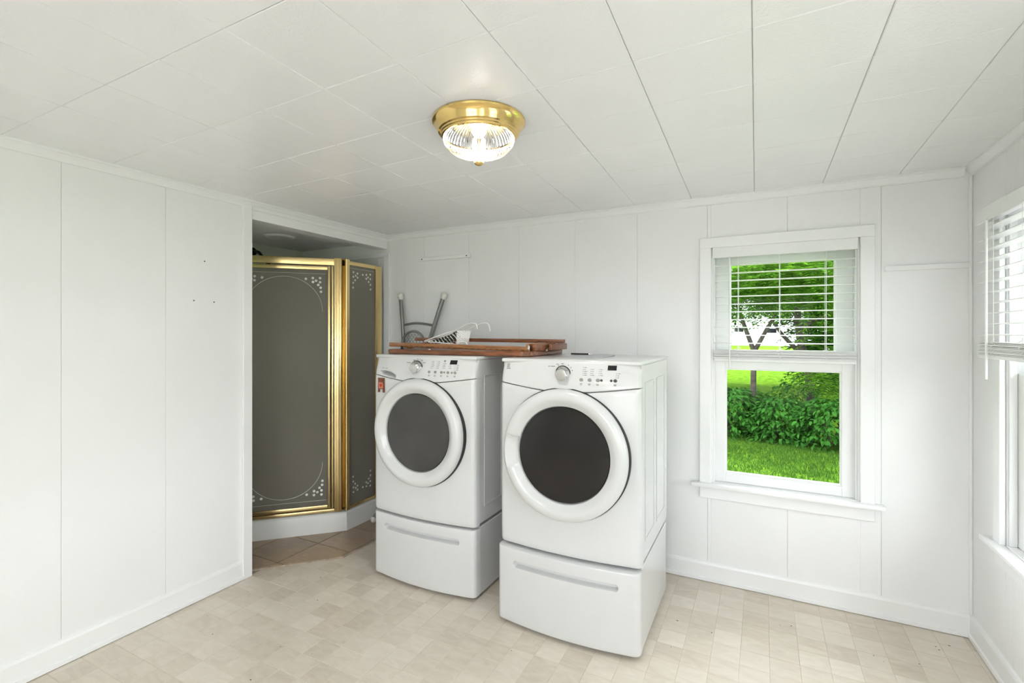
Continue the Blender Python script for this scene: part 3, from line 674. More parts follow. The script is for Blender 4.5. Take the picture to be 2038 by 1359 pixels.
def marks(root, items, mat='ink', name='printed_legend'):
    mb = MB()
    for (x, z, w, h) in items:
        y = surf(x+w/2, z)-.0006
        slope = (surf(x+w/2, z+.004)-surf(x+w/2, z-.004))/.008
        mb.add([(x, y-slope*h/2, z-h/2), (x+w, y-slope*h/2+(surf(x+w, z)-surf(x, z))*.0, z-h/2), (x+w, y+slope*h/2, z+h/2), (x, y+slope*h/2, z+h/2),
                (x, y-slope*h/2+.0012, z-h/2), (x+w, y-slope*h/2+.0012, z-h/2), (x+w, y+slope*h/2+.0012, z+h/2), (x, y+slope*h/2+.0012, z+h/2)],
               [(0, 1, 2, 3), (4, 7, 6, 5), (0, 4, 5, 1), (1, 5, 6, 2), (2, 6, 7, 3), (3, 7, 4, 0)])
    return mb.build(name, mat, root, kind='stuff')
def button(root, x, z, r, mat):
    p = on_console(x, z, -.001)
    MB().lathe([(0, .004), (r*.75, .0038), (r, .0018), (r, -.002)], 20, Matrix.Translation(p) @ Matrix.Rotation(PI/2+.22, 4, 'X')).build('button', mat, root, 40)
def side_panel(root, s):
    """pressed steel side with two raised frames"""
    x = s*(MW/2-.004)
    MB().box((min(x, x-s*.01), .030, .392), (max(x, x-s*.01), .650, 1.258), .002).build('side_panel', 'enamel_side', root)
    mb = MB()
    for (y0, y1) in ((.10, .30), (.36, .58)):
        for (a, b, c, d) in ((y0, y0+.010, .47, 1.18), (y1-.010, y1, .47, 1.18), (y0+.010, y1-.010, .47, .480), (y0+.010, y1-.010, 1.170, 1.18)):
            mb.box((min(x, x+s*.0028), a, c), (max(x, x+s*.0028), b, d), .0011)
    mb.build('side_rib', 'enamel_side', root)
def door_assembly(root, zc, R, Rg, glassmat, notch, gap):
    d = bpy.data.objects.new('door', None); C.objects.link(d); d.parent = root
    d.location = (0, -BOW, zc)
    B = Matrix.Rotation(PI/2, 4, 'X')       # local z -> -y (outwards), x -> x, y -> z
    prof = [(R-.012, -.012), (R-.002, -.004), (R, .006), (R-.001, .018), (R-.007, .030), (R-.018, .038), (R-.034, .041), (R-.052, .037), (Rg+.014, .026), (Rg+.004, .020), (Rg, .016), (Rg-.002, .004), (Rg-.006, -.010)]
    n = 128; vs = []; fs = []
    for (r, h) in prof:
        for k in range(n):
            a = 2*PI*k/n; hh = h
            if notch:
                da = abs(((a-PI+PI) % (2*PI))-PI); w = max(0, min(1, (.30-da)/.03)); w2 = 1 if Rg+.003 < r < R-.025 else 0
                hh = h - .020*w*w2
            vs.append(B @ Vector((r*math.cos(a), r*math.sin(a), hh)))
    for i in range(len(prof)-1):
        for k in range(n): fs.append((i*n+k, i*n+(k+1) % n, (i+1)*n+(k+1) % n, (i+1)*n+k))
    MB().add(vs, fs).build('door_ring', 'plastic', d, 35)
    MB().lathe([(Rg-.004, .002), (Rg-.006, .010), (Rg*.8, .014), (Rg*.5, .018), (Rg*.2, .020), (0, .0202)], 96, B).build('door_glass', glassmat, d, 60)
    MB().lathe([(R-.02, -.045), (R+gap, -.045), (R+gap, -.0005), (R-.02, .002)], 96, B, close=True).build('gasket', 'black', d, 30)  # black gasket also stands in for the shadow gap around the ring
    return d
def drawer_front(root, z0, z1):
    hz, hw, hh = .302, .255, .017
    def ys(x, z):
        y = surf(x, .6)
        # long rounded hand slot
        dx = max(0, abs(x)-(hw-hh)); dist = math.hypot(dx, z-hz) - hh
        t = max(0, min(1, -dist/.010)); y += .030*(t*t*(3-2*t))
        return y
    h = MW/2; xs = sorted(set([round(v, 5) for v in xs_list()] + [round(s*q, 5) for s in (-1, 1) for q in lin(.225, .262, 14)]))
    zs = sorted(set([round(v, 5) for v in lin(z0, z1, 14)] + [round(v, 5) for v in lin(hz-.022, hz+.022, 22)] + [z0+.001, z0+.003, z0+.006, z1-.001, z1-.003, z1-.006]))
    vs = []; fs = []; m = len(zs); nx = len(xs); rim = .006
    for x in xs:
        for z in zs:
            e = min(z-z0, z1-z); y = ys(x, z)
            sag = .004*(1-(2*x/MW)**2)*(1 if z < z0+.05 else 0)*((z0+.05-z)/.05)      # lower edge dips in the middle
            if e < rim: y += (rim-math.sqrt(max(0, rim**2-(rim-e)**2)))*.8
            vs.append((x, y, z-sag))
    for i in range(nx-1):
        for k in range(m-1): fs.append((i*m+k, (i+1)*m+k, (i+1)*m+k+1, i*m+k+1))
    ring = [i*m for i in range(nx)] + [(nx-1)*m+k for k in range(1, m)] + [i*m+m-1 for i in range(nx-2, -1, -1)] + [k for k in range(m-2, 0, -1)]
    o = len(vs)
    for r in ring: vs.append((vs[r][0], .054, vs[r][2]))
    L = len(ring)
    for i in range(L): fs.append((ring[i], ring[(i+1) % L], o+(i+1) % L, o+i))
    MB().add(vs, fs).build('drawer_front', 'enamel', root, 40)
def pedestal(label, cx, y0):
    t = thing('pedestal_drawer', label, 'pedestal', (cx, y0, 0), group='white drawer pedestals under the machines')
    MB().box((-MW/2+.004, .060, .016), (MW/2-.004, .655, .374), .003).build('body', 'enamel_side', t)
    drawer_front(t, .022, .372)
    MB().box((-MW/2+.010, .040, .020), (MW/2-.010, .070, .368)).build('gap_shade_fill', 'black', t)  # black filler, paints the shade in the seam behind the drawer front
    for sx in (-1, 1):
        for y in (.085, .60):
            MB().lathe([(.022, 0), (.024, .006), (.018, .012), (.010, .014), (.010, .03)], 16, Matrix.Translation((sx*(MW/2-.04), y, 0))).build('foot', 'black', t, 40)
    return t
def machine(name, label, cat, cx, y0, dz, R, Rg, glassmat, notch, washer):
    t = thing(name, label, cat, (cx, y0, .375)); t0 = t
    class Root: pass
    root = bpy.data.objects.new('cabinet', None)
    # children are modelled in floor-based coordinates; shift with a parent inverse
    t.location = (cx, y0, .375)
    inv = Matrix.Translation((0, 0, -.375))
    made = set(bpy.data.objects)
    MB().box((-MW/2+.008, .045, .389), (MW/2-.008, .648, 1.260)).build('body', 'enamel_side', t)
    for s in (-1, 1): side_panel(t, s)
    MB().rbox((-MW/2-.001, .014, 1.259), (MW/2+.001, .662, 1.277), .006, 3).build('top_panel', 'enamel', t, 40)
    skin(xs_list(), lambda x: (.387, seam(x)-.0016), 60, surf, .05).build('front_panel', 'enamel', t, 40)
    if washer:
        def cs_(x, z):
            y = surf(x, z)
            # arched detergent drawer pull, bottom left
            u = (x+.228)/.066; top = 1.190-.004-.030*max(0, (u+.2))**2*.55
            if -1 < u < 1:
                e = min(1, (1-abs(u))*5); d = max(0, min(1, (top-z)/.004))*max(0, min(1, (z-(1.158-.012*u))/.012)); y += .045*d*e
            return y
        extra = lin(-.30, -.155, 60)
    else: cs_ = surf; extra = []
    skin(xs_list(extra), lambda x: (seam(x)+.0016, 1.274), 44, cs_, .05, .007).build('console', 'plastic', t, 40)
    door_assembly(t, dz, R, Rg, glassmat, notch, .0035)
    for sx in (-1, 1):
        for y in (.09, .60): MB().lathe([(.02, .3755), (.02, .391)], 14, Matrix.Translation((sx*(MW/2-.05), y, 0))).build('foot', 'black', t, 40)
    # knob
    kx, kz = (-.019, 1.215) if washer else (-.008, 1.216)
    p = on_console(kx, kz, 0); K = Matrix.Translation(p) @ Matrix.Rotation(PI/2+.2, 4, 'X')
    kn = MB().lathe([(.034, -.004), (.034, .004), (.031, .010), (.030, .026), (.027, .030), (.024, .031)], 48, K).build('knob', 'chrome', t, 30)
    MB().lathe([(.0265, .0295), (.024, .034), (.018, .0355), (0, .036)], 40, K).build('knob_cap', 'silver', kn, 40)
    MB().lathe([(.0362, -.004), (.0362, .0012), (.034, .0016)], 48, K).build('knob_ring', 'black', kn, 30)
    q = []
    for a in ([100, 78, 60, 128, 150] if washer else [62, 40, 20, 100, 128]):
        a = math.radians(a); q.append((kx+.046*math.cos(a)-.002, kz+.043*math.sin(a), .004, .004))
    if washer:
        q += [(kx-.078, kz+.022, .008, .003), (kx-.068, kz+.022, .018, .0028), (kx-.040, kz+.036, .014, .0025), (kx-.010, kz+.042, .008, .0025), (kx+.016, kz+.036, .014, .0028), (kx+.034, kz+.024, .018, .0028)]
        cols = [(.075, 5, 1.246), (.112, 5, 1.246), (.150, 4, 1.238), (.186, 3, 1.230), (.222, 4, 1.230)]
        disp = (.187, .229, 1.234, 1.256); bt = [(.068, 1.19, .0085, 'grey_btn'), (.106, 1.19, .0085, 'grey_btn'), (.145, 1.19, .0085, 'grey_btn'), (.162, 1.191, .006, 'grey_btn'), (.184, 1.19, .0085, 'grey_btn'), (.207, 1.19, .006, 'grey_btn'), (.226, 1.19, .0085, 'grey_btn'), (.153, 1.25, .006, 'grey_btn')]
        q += [(-.278, 1.200, .022, .0025), (-.252, 1.200, .020, .0025)]
    else:
        q += [(kx-.078, kz+.030, .010, .003), (kx-.064, kz+.030, .020, .003), (kx-.040, kz+.040, .014, .0025), (kx-.016, kz+.043, .014, .0025)]
        cols = [(.088, 5, 1.246), (.124, 4, 1.238), (.162, 4, 1.238), (.238, 3, 1.222)]
        disp = (.196, .235, 1.236, 1.257); bt = [(.082, 1.19, .009, 'grey_btn'), (.120, 1.19, .009, 'grey_btn'), (.157, 1.19, .009, 'grey_btn'), (.173, 1.191, .006, 'dark_btn'), (.216, 1.191, .006, 'dark_btn'), (.233, 1.191, .0085, 'dark_btn')]
    for (x, n_, zt) in cols:
        for k in range(n_):
            z = zt-.0085*k; q.append((x-.003, z, .0028, .0028)); w = random.uniform(.006, .014) if x < .2 or not washer else .018
            q.append((x+.003, z, w, .0022))
    for (x, z, r, m_) in bt:
        button(t, x, z, r, m_)
        if r > .007 and z < 1.2: q.append((x-.006, z-.016, .012, .0022)); q.append((x-.005, z-.0205, .010, .0022))
    marks(t, q)
    x0, x1, z0, z1 = disp
    MB().add([(x0, surf(x0, z0)-.0012, z0), (x1, surf(x1, z0)-.0012, z0), (x1, surf(x1, z1)-.0012, z1), (x0, surf(x0, z1)-.0012, z1), (x0, surf(x0, z0)+.004, z0), (x1, surf(x1, z0)+.004, z0), (x1, surf(x1, z1)+.004, z1), (x0, surf(x0, z1)+.004, z1)],
             [(0, 1, 2, 3), (4, 7, 6, 5), (0, 4, 5, 1), (1, 5, 6, 2), (2, 6, 7, 3), (3, 7, 4, 0)]).build('display', 'display', t)
    if not washer:
        lg = [(-.313, 1.250-.0036*k, .024 - (.004 if k == 2 else 0), .0022) for k in range(5)] + [(-.313, 1.2305, .012, .0022), (-.302, 1.2285, .012, .0055), (-.314, 1.2265, .016, .0026)]
        marks(t, lg, 'logo', 'logo')
    for o in [o for o in bpy.data.objects if o not in made and o.parent is t]:
        o.location.z -= .375
    return t
XW, YW = -1.670, 2.162
XD, YD = -.807, 2.112
pedestal('white drawer pedestal under the washer on the left', XW, YW)
machine('washing_machine', 'white front load washer with grey round door, left of the pair', 'washer', XW, YW, .860, .293, .215, 'dglass_w', False, True)
pedestal('white drawer pedestal under the dryer on the right', XD, YD-.026)
machine('clothes_dryer', 'white front load dryer with black round door, right of the pair', 'dryer', XD, YD, .848, .300, .222, 'dglass_d', True, False)

# brown heart tag on the washer front
tx, tz = -1.946-XW, 1.10
ty = YW + surf(tx, tz)
tg = thing('heart_tag', 'small brown tag with a red heart stuck on the washer front', 'tag', (-1.946, ty, 1.062))
slope = math.atan((surf(tx+.02, tz)-surf(tx-.02, tz))/.04)
tg.rotation_euler = (0, 0, slope)
MB().prism([(-.026, .082), (.026, .082), (.027, 0), (.014, 0), (.014, .018), (-.014, .018), (-.014, 0), (-.027, 0)], lambda a, b: (a, -.006, b), lambda a, b: (a, -.0005, b)).build('board', 'tag', tg)
MB().box((-.018, -.0075, .022), (.018, -.006, .056), .0004).build('panel', 'tag_pink', tg)
hp_ = [(.010*(16*math.sin(a)**3)/16, .0105*(13*math.cos(a)-5*math.cos(2*a)-2*math.cos(3*a)-math.cos(4*a))/16) for a in lin(0, 2*PI, 28)[:-1]]
MB().prism([(a, b+.040) for a, b in hp_], lambda a, b: (a, -.0092, b), lambda a, b: (a, -.0075, b)).build('heart', 'red', tg)

# ================================================================== FOLDED WOODEN TABLE ON TOP
ft = thing('folding_table', 'folded red-brown wooden table lying upside down across washer and dryer', 'table', (-1.53, 2.515, 1.278))
def frame_xy(x, y, z): return (x+1.53, y-2.515, z-1.278)
def bar(name, p, q, w, h, mat='wood', r=.003, parent=None):
    p = Vector(frame_xy(*p)); q = Vector(frame_xy(*q)); d = q-p; L_ = d.length
    R_ = d.to_track_quat('X', 'Z').to_matrix().to_4x4()
    return MB().rbox((0, -w/2, -h/2), (L_, w/2, h/2), r, 2, Matrix.Translation(p) @ R_).build(name, mat, parent or ft, 40)
# top slab: rounded corners
hw, hd2, rc = .476, .262, .055; poly = []
for (sx, sy, a0) in ((1, 1, 0), (-1, 1, 90), (-1, -1, 180), (1, -1, 270)):
    for k in range(7): a = math.radians(a0+15*k); poly.append((sx*(hw-rc)+rc*math.cos(a), sy*(hd2-rc)+rc*math.sin(a)))
tb = MB(); nP = len(poly); rings = [(.0, .004), (.004, 0), (.021, 0), (.0255, .003)]; vs = []
for (z, ins_) in rings: vs += [(x*(1-ins_/hw)-.012, y*(1-ins_/hd2), z+.0005) for x, y in poly]
fs = [(r*nP+i, r*nP+(i+1) % nP, (r+1)*nP+(i+1) % nP, (r+1)*nP+i) for r in range(3) for i in range(nP)] + [tuple(range(nP))[::-1], tuple(3*nP+i for i in range(nP))]
tb.add(vs, fs).build('table_top', 'wood', ft, 40)
bar('front_leg', (-2.045, 2.335, 1.331), (-1.095, 2.335, 1.3155), .022, .026, 'wood_lt')
fl_ = MB()
for k in range(22):
    x = -1.96+.039*k; z = 1.3275-(x+2.045)/.95*.0155
    fl_.box(frame_xy(x, 2.3232, z-.0042), frame_xy(x+.020, 2.3242, z-.0022))
fl_.build('slot', 'black', ft)
bar('rear_leg', (-2.055, 2.60, 1.360), (-1.000, 2.60, 1.354), .024, .022, 'wood')
bar('cross_bar', (-1.905, 2.335, 1.314), (-1.905, 2.64, 1.352), .030, .016, 'wood_lt')
bar('cross_bar', (-1.74, 2.57, 1.300), (-1.74, 2.57, 1.345), .016, .035, 'wood')
bar('end_apron', (-1.115, 2.35, 1.324), (-1.115, 2.61, 1.330), .018, .040, 'wood_lt')
bar('end_apron', (-1.075, 2.34, 1.3255), (-1.055, 2.70, 1.3255), .018, .042, 'wood')
bar('end_brace', (-1.035, 2.47, 1.322), (-1.035, 2.71, 1.324), .016, .034, 'wood')
bar('hinge_plate', (-1.0955, 2.325, 1.305), (-1.0955, 2.325, 1.336), .007, .010, 'chrome', .001)
bar('hinge_plate', (-1.050, 2.45, 1.306), (-1.050, 2.62, 1.346), .004, .010, 'chrome', .001)
MB().lathe([(.008, 0), (.008, .016), (.005, .018)], 12, Matrix.Translation(frame_xy(-1.93, 2.31, 1.3035))).build('stop_button', 'black', ft, 40)
MB().lathe([(.008, 0), (.007, .004), (0, .005)], 12, Matrix.Translation(frame_xy(-1.72, 2.30, 1.3038))).build('stud', 'hang', ft, 40)

# ================================================================== HANGERS AND LACE
def catmull(P_, m=6):
    P_ = [Vector(p) for p in P_]; out = []
    for i in range(len(P_)-1):
        p0, p1, p2, p3 = P_[max(i-1, 0)], P_[i], P_[i+1], P_[min(i+2, len(P_)-1)]
        for k in range(m):
            t = k/m; out.append(.5*((2*p1)+(p2-p0)*t+(2*p0-5*p1+4*p2-p3)*t*t+(3*p1-p0-3*p2+p3)*t**3))
    out.append(P_[-1]); return out
def hanger(label, N_, tip, curl, curl2, armA, armB):
    t = thing('clothes_hanger', label, 'hanger', N_, group='white clothes hangers on the table'); o = Vector(N_)
    f = lambda p: Vector(p)-o
    MB().tube(catmull([f(N_), f(N_)*.5+f(tip)*.5 + Vector((0, 0, .004)), f(tip), f(curl), f(curl2)]), .0038, 8).build('hook', 'hang', t, 60)
    A, B_ = f(armA), f(armB)
    MB().tube(catmull([f(N_), A*.35+Vector((0, 0, .004)), A*.9, A, A+(B_-A)*.04+Vector((0, 0, -.004)), A*.5+B_*.5+Vector((0, 0, -.004)), B_+(A-B_)*.04, B_, B_*.9, B_*.35, f(N_)]), .0036, 8).build('frame', 'hang', t, 60)
hanger('nearer white hanger lying on the wooden table, hook curling right', (-1.713, 2.55, 1.414), (-1.600, 2.55, 1.460), (-1.558, 2.55, 1.455), (-1.548, 2.55, 1.424), (-1.875, 2.46, 1.352), (-1.80, 2.66, 1.378))
hanger('farther white hanger with its hook reaching furthest right', (-1.690, 2.64, 1.416), (-1.560, 2.63, 1.461), (-1.518, 2.63, 1.456), (-1.505, 2.63, 1.412), (-1.85, 2.57, 1.380), (-1.78, 2.75, 1.385))
hanger('lowest white hanger with only small loops showing under the lace', (-1.63, 2.45, 1.327), (-1.59, 2.45, 1.348), (-1.565, 2.45, 1.343), (-1.555, 2.45, 1.322), (-1.80, 2.40, 1.348), (-1.76, 2.56, 1.345))
# woven band hanging under the near hanger
vs = []; fs = []; pth = catmull([(-1.885, 2.462, 1.345), (-1.80, 2.49, 1.372), (-1.745, 2.515, 1.392), (-1.715, 2.53, 1.412), (-1.688, 2.53, 1.395)], 8); wd = [(0, 0, 0), (0, .004, -.02), (.006, .010, -.045)]
nn = len(pth)
for th in (0, .003):
    for i, p in enumerate(pth):
        q = min(1, i/(nn*.45)); 
        for w_ in wd: vs.append((p.x+.030+w_[0], p.y-.008+w_[1]+th, p.z+w_[2]*(.45+.55*q)))
m = 3; tot = nn*m
for l in (0, 1):
    for i in range(nn-1):
        for k in range(m-1):
            fs.append(tuple(l*tot+j for j in (i*m+k, (i+1)*m+k, (i+1)*m+k+1, i*m+k+1)))
ring = [i*m for i in range(nn)] + [(nn-1)*m+1, (nn-1)*m+2] + [i*m+2 for i in range(nn-2, -1, -1)] + [1]
for a, b in zip(ring, ring[1:]+ring[:1]): fs.append((a, b, b+tot, a+tot))
MB().add(vs, fs).build('woven_band', 'hatch', label='black and white woven band draped under the nearer hanger', cat='band', smooth=50)
# lace piece with holes
vs = []; fs = []; nu, nv = 11, 14
def lace_p(u, v):   # u across, v down
    x = -1.655 + .086*u*(1-.28*v) + .016*v; z = 1.416 - .012*u*(1-u)*-1 - .098*v - .004*math.sin(u*PI); y = 2.500 + .020*u - .022*math.sin(v*PI*.8) - .010*math.cos(u*5)
    return Vector((x, y, z))
mb = MB()
for i in range(nu):
    for j in range(nv):
        if j >= nv-3 and abs(i-nu//2) <= (j-(nv-4)): continue        # notch in the lower hem
        if (j+0) >= nv-1 and i in (0, nu-1): continue
        out = [lace_p((i+a)/nu, (j+b)/nv) for a, b in ((0, 0), (1, 0), (1, 1), (0, 1))]
        c_ = sum(out, Vector())/4; g = .60 if (i+j) % 2 else .30
        inn = [c_+(p-c_)*g for p in out]; off = Vector((0, .0014, 0))
        allv = out+inn+[p+off for p in out]+[p+off for p in inn]
        F = [(k, (k+1) % 4, 4+(k+1) % 4, 4+k) for k in range(4)] + [(8+k, 12+k, 12+(k+1) % 4, 8+(k+1) % 4) for k in range(4)] + [(4+k, 4+(k+1) % 4, 12+(k+1) % 4, 12+k) for k in range(4)]
        mb.add(allv, F)
mb.build('lace_cloth', 'lace', label='small white lace cloth hung over the hangers on the table', cat='cloth')

# booklet on the dryer
bk = thing('booklet', 'thin grey booklet lying flat on top of the dryer', 'booklet', (-.815, 2.44, 1.2772), rz=.05)
MB().box((-.105, -.19, .0), (.105, .19, .0022), .0004).build('pages', 'paper_w', bk); MB().box((-.107, -.192, .0022), (.107, .192, .0032), .0003).build('cover', 'paper', bk)
pn = thing('pen', 'black pen lying on the grey booklet', 'pen', (-.90, 2.585, 1.2850), rz=.04)
MB().tube([(-.055, 0, 0), (.045, 0, 0)], .0045, 10).build('barrel', 'black', pn, 40); MB().tube([(.045, 0, 0), (.055, 0, 0), (.066, 0, 0)], [.004, .003, .0008], 10).build('tip', 'chrome', pn, 40)

# ================================================================== IRONING BOARD
ib = thing('ironing_board', 'folded grey ironing board leaning on the wall behind the washer', 'ironing board', (-2.28, 2.84, 0.013))
def I(x, y, z): return (x+2.28, y-2.84, z-.013)
nose = []
for k in range(17): a = PI*k/16; nose.append((-2.300+.105*math.cos(a), 1.31+.105*math.sin(a)))
def by(z): return 2.845 + .035*(z/1.4)
rim = [I(-2.195, by(.10), .10)] + [I(x, by(z), z) for x, z in nose] + [I(-2.405, by(.10), .10)]
rim = [I(-2.12, by(.06), .06), I(-2.13, by(.5), .5), I(-2.155, by(.9), .9), I(-2.18, by(1.15), 1.15)] + [I(x, by(z), z) for x, z in nose] + [I(-2.425, by(1.15), 1.15), I(-2.45, by(.9), .9), I(-2.47, by(.5), .5), I(-2.48, by(.06), .06), I(-2.12, by(.06), .06)]
MB().tube(rim, .009, 8).build('board_rim', 'grey_tube', ib, 60)
wm = MB()
def halfw(z):
    if z > 1.31: return math.sqrt(max(0, .105**2-(z-1.31)**2)), -2.300
    t = max(0, min(1, (1.31-z)/1.2)); return .105+.075*t, -2.300
for k in range(-30, 110):                         # diagonal wires, both ways
    for sg in (-1, 1):
        seg = []
        for q in range(0, 81):
            z = .07+1.345*q/80; x = -2.300 + sg*((z-.07)*.9 - k*.03 + .3)
            h_, c_ = halfw(z)
            if abs(x-c_) <= h_: seg.append(I(x, by(z), z))
        if len(seg) > 1: wm.tube([seg[0], seg[-1]], .0016, 4, False)
wm.build('mesh_top', 'mesh_grey', ib, kind='stuff')
# long legs past the nose
MB().tube(catmull([I(-2.395, 2.895, .55), I(-2.400, 2.90, 1.1), I(-2.425, 2.912, 1.42), I(-2.458, 2.925, 1.668)]), .0145, 12).build('leg', 'grey_tube', ib, 60)
MB().tube([I(-2.30, 2.885, .75), I(-2.166, 2.905, 1.355), I(-2.066, 2.925, 1.655)], .0165, 12).build('leg', 'grey_tube', ib, 60)
MB().tube(catmull([I(-2.418, 2.915, 1.461), I(-2.35, 2.916, 1.472), I(-2.29, 2.916, 1.474), I(-2.22, 2.916, 1.468), I(-2.145, 2.915, 1.455)]), .0085, 8).build('leg_brace', 'grey_tube', ib, 60)
capm = [(.0, .026), (.012, .024), (.020, .016), (.0235, .004), (.023, -.006), (.019, -.016), (.0165, -.026)]
for (x, y, z, ry_) in ((-2.459, 2.926, 1.680, -.12), (-2.061, 2.926, 1.670, .33)):
    MB().lathe(capm, 24, Matrix.Translation(I(x, y, z)) @ Matrix.Rotation(ry_, 4, 'Y')).build('foot_cap', 'rubber_white', ib, 60)
MB().tube([I(-2.42, 2.85, .50), I(-2.50, 2.75, .12), I(-2.535, 2.72, .045)], .0145, 12).build('leg', 'grey_tube', ib, 60)
MB().lathe([(0, -.020), (.012, -.018), (.019, -.010), (.021, .004), (.019, .016), (.0165, .024)], 20, Matrix.Translation(I(-2.538, 2.718, .034))).build('foot_cap', 'rubber_white', ib, 60)

# ================================================================== CEILING LAMP
def ceiling_lamp(label, loc):
    lp = thing('ceiling_lamp', label, 'ceiling lamp', loc, group='brass ceiling lamps')
    MB().lathe([(.10, 0), (.166, 0), (.168, -.004), (.167, -.010), (.160, -.014), (.154, -.022), (.150, -.034), (.146, -.044), (.140, -.047), (.139, -.052), (.135, -.054), (.134, -.060), (.128, -.062), (.126, -.056), (.120, -.050), (.10, -.040)], 96).build('canopy', 'brass', lp, 35)
    dome = [(.126, -.056), (.129, -.062), (.1275, -.070), (.122, -.084), (.110, -.099), (.092, -.113), (.070, -.123), (.048, -.128), (.034, -.130), (.026, -.134), (.021, -.142), (.016, -.148)]
    MB().lathe(dome, 336, None, lambda a, r, h: 1 + (.016*math.cos(56*a) if -.128 < h < -.064 and r > .03 else 0)).build('glass_dome', 'lampglass', lp, 30)
    MB().lathe([(.009, -.140), (.0155, -.148), (.0165, -.152), (.012, -.157), (.006, -.160), (.0, -.161)], 24).build('finial', 'brass', lp, 40)
    MB().lathe([(.006, -.02), (.006, -.030), (.005, -.14)], 10).build('stem', 'brass', lp, 40)
    for s in (-1, 1):
        sk = MB().tube([(s*.022, 0, -.052), (s*.042, 0, -.055)], .014, 12).build('socket', 'hang', lp, 40)
        MB().lathe([(.012, 0), (.016, .010), (.024, .028), (.025, .040), (.018, .054), (0, .060)], 20, Matrix.Translation((s*.040, 0, -.058)) @ Matrix.Rotation(s*1.75, 4, 'Y')).build('bulb', 'bulb', lp, 60)
    lp.rotation_euler.z = math.atan2(loc[1], loc[0])
    ld = bpy.data.lights.new('lamp_light', 'SPOT'); ld.spot_size = math.radians(160); ld.spot_blend = .7; ld.shadow_soft_size = .03; ld.energy = 9; ld.color = (1, .99, .975)
    lo = bpy.data.objects.new('lamp_light', ld); C.objects.link(lo); lo.parent = lp; lo.location = (0, 0, -.075)
    return lp
ceiling_lamp('round brass ceiling lamp with ribbed clear glass dome', (-.913, 1.515, H))
ceiling_lamp('second brass ceiling lamp, added behind the camera as fill light', (-.913, -.45, H))  # unseen copy of the lamp, added to help light the room

# crumbs on the floor
rd = random.Random(11); cr = MB()
for k in range(70):
    x = rd.uniform(-2.5, .75); y = rd.uniform(.95, 2.85); a = rd.uniform(.0012, .003)
    if (-2.05 < x < -.42 and y > 2.0): continue
    b = rd.uniform(.8, 2.4); th = rd.uniform(0, PI)
    cr.add([(x+a*b*math.cos(th+q), y+a*math.sin(th+q), .0002) for q in (0, 1.3, 2.4, 3.9, 5.1)] + [(x, y, .0002+a*.7)], [(0, 1, 5), (1, 2, 5), (2, 3, 5), (3, 4, 5), (4, 0, 5)])
cr.build('floor_crumbs', 'bark', label='tiny dark crumbs scattered over the beige floor', cat='debris', kind='stuff')

# ================================================================== GARDEN
GZ = -.45
def gz(x, y):
    t = max(0, min(1, (y-13)/28)); return GZ + .85*t*t*(3-2*t) + .02*math.sin(x*1.3)*math.cos(y*.9)
xs = [-60, -30, -15, -9] + lin(-6, 8, 28) + [12, 18, 30, 60]; ys = [-40, -20, -10, -5] + lin(0, 14, 28) + lin(15, 45, 15) + [60, 90]
vs = [(x, y, gz(x, y)) for x in xs for y in ys]; m = len(ys)
fs = [(i*m+j, (i+1)*m+j, (i+1)*m+j+1, i*m+j+1) for i in range(len(xs)-1) for j in range(m-1)]
MB().add(vs, fs).build('ground', 'lawn', label='green lawn outside the window', cat='lawn', kind='structure', smooth=60)
M['concrete'] = pmat('pale_concrete', (.5, .49, .48), .9, nscale=4, var=.1, bump=.2)
MB().prism([(XR+.2, 4.6), (9, 4.6), (9, -14), (-9, -14), (-9, YF-.2), (XR+.2, YF-.2)], lambda a, b: (a, b, GZ-.02), lambda a, b: (a, b, GZ+.05)).build('reflector', 'concrete', label='pale concrete patio slab added to bounce daylight, right and front of house', cat='reflector', kind='structure')  # added slab, bounces neutral light up through the unseen windows
rg = random.Random(3)
def fastmesh(name, vs, fs):
    me = bpy.data.meshes.new(name); me.from_pydata(vs, [], fs); return me
vs = []; fs = []
for k in range(26000):
    x = rg.uniform(-1.6, 2.6); y = rg.uniform(6.4, 9.6); h = rg.uniform(.03, .075); a = rg.uniform(0, 2*PI); dx, dy = .005*math.cos(a), .005*math.sin(a); lx, ly = rg.uniform(-.03, .03), rg.uniform(-.03, .03); z = gz(x, y)-.005
    b = len(vs); vs += [(x-dx, y-dy, z), (x+dx, y+dy, z), (x+lx, y+ly, z+h)]; fs.append((b, b+1, b+2))
link('grass', fastmesh('grass', vs, fs), 'grass', label='short grass blades on the lawn outside the back window', cat='grass', kind='stuff')
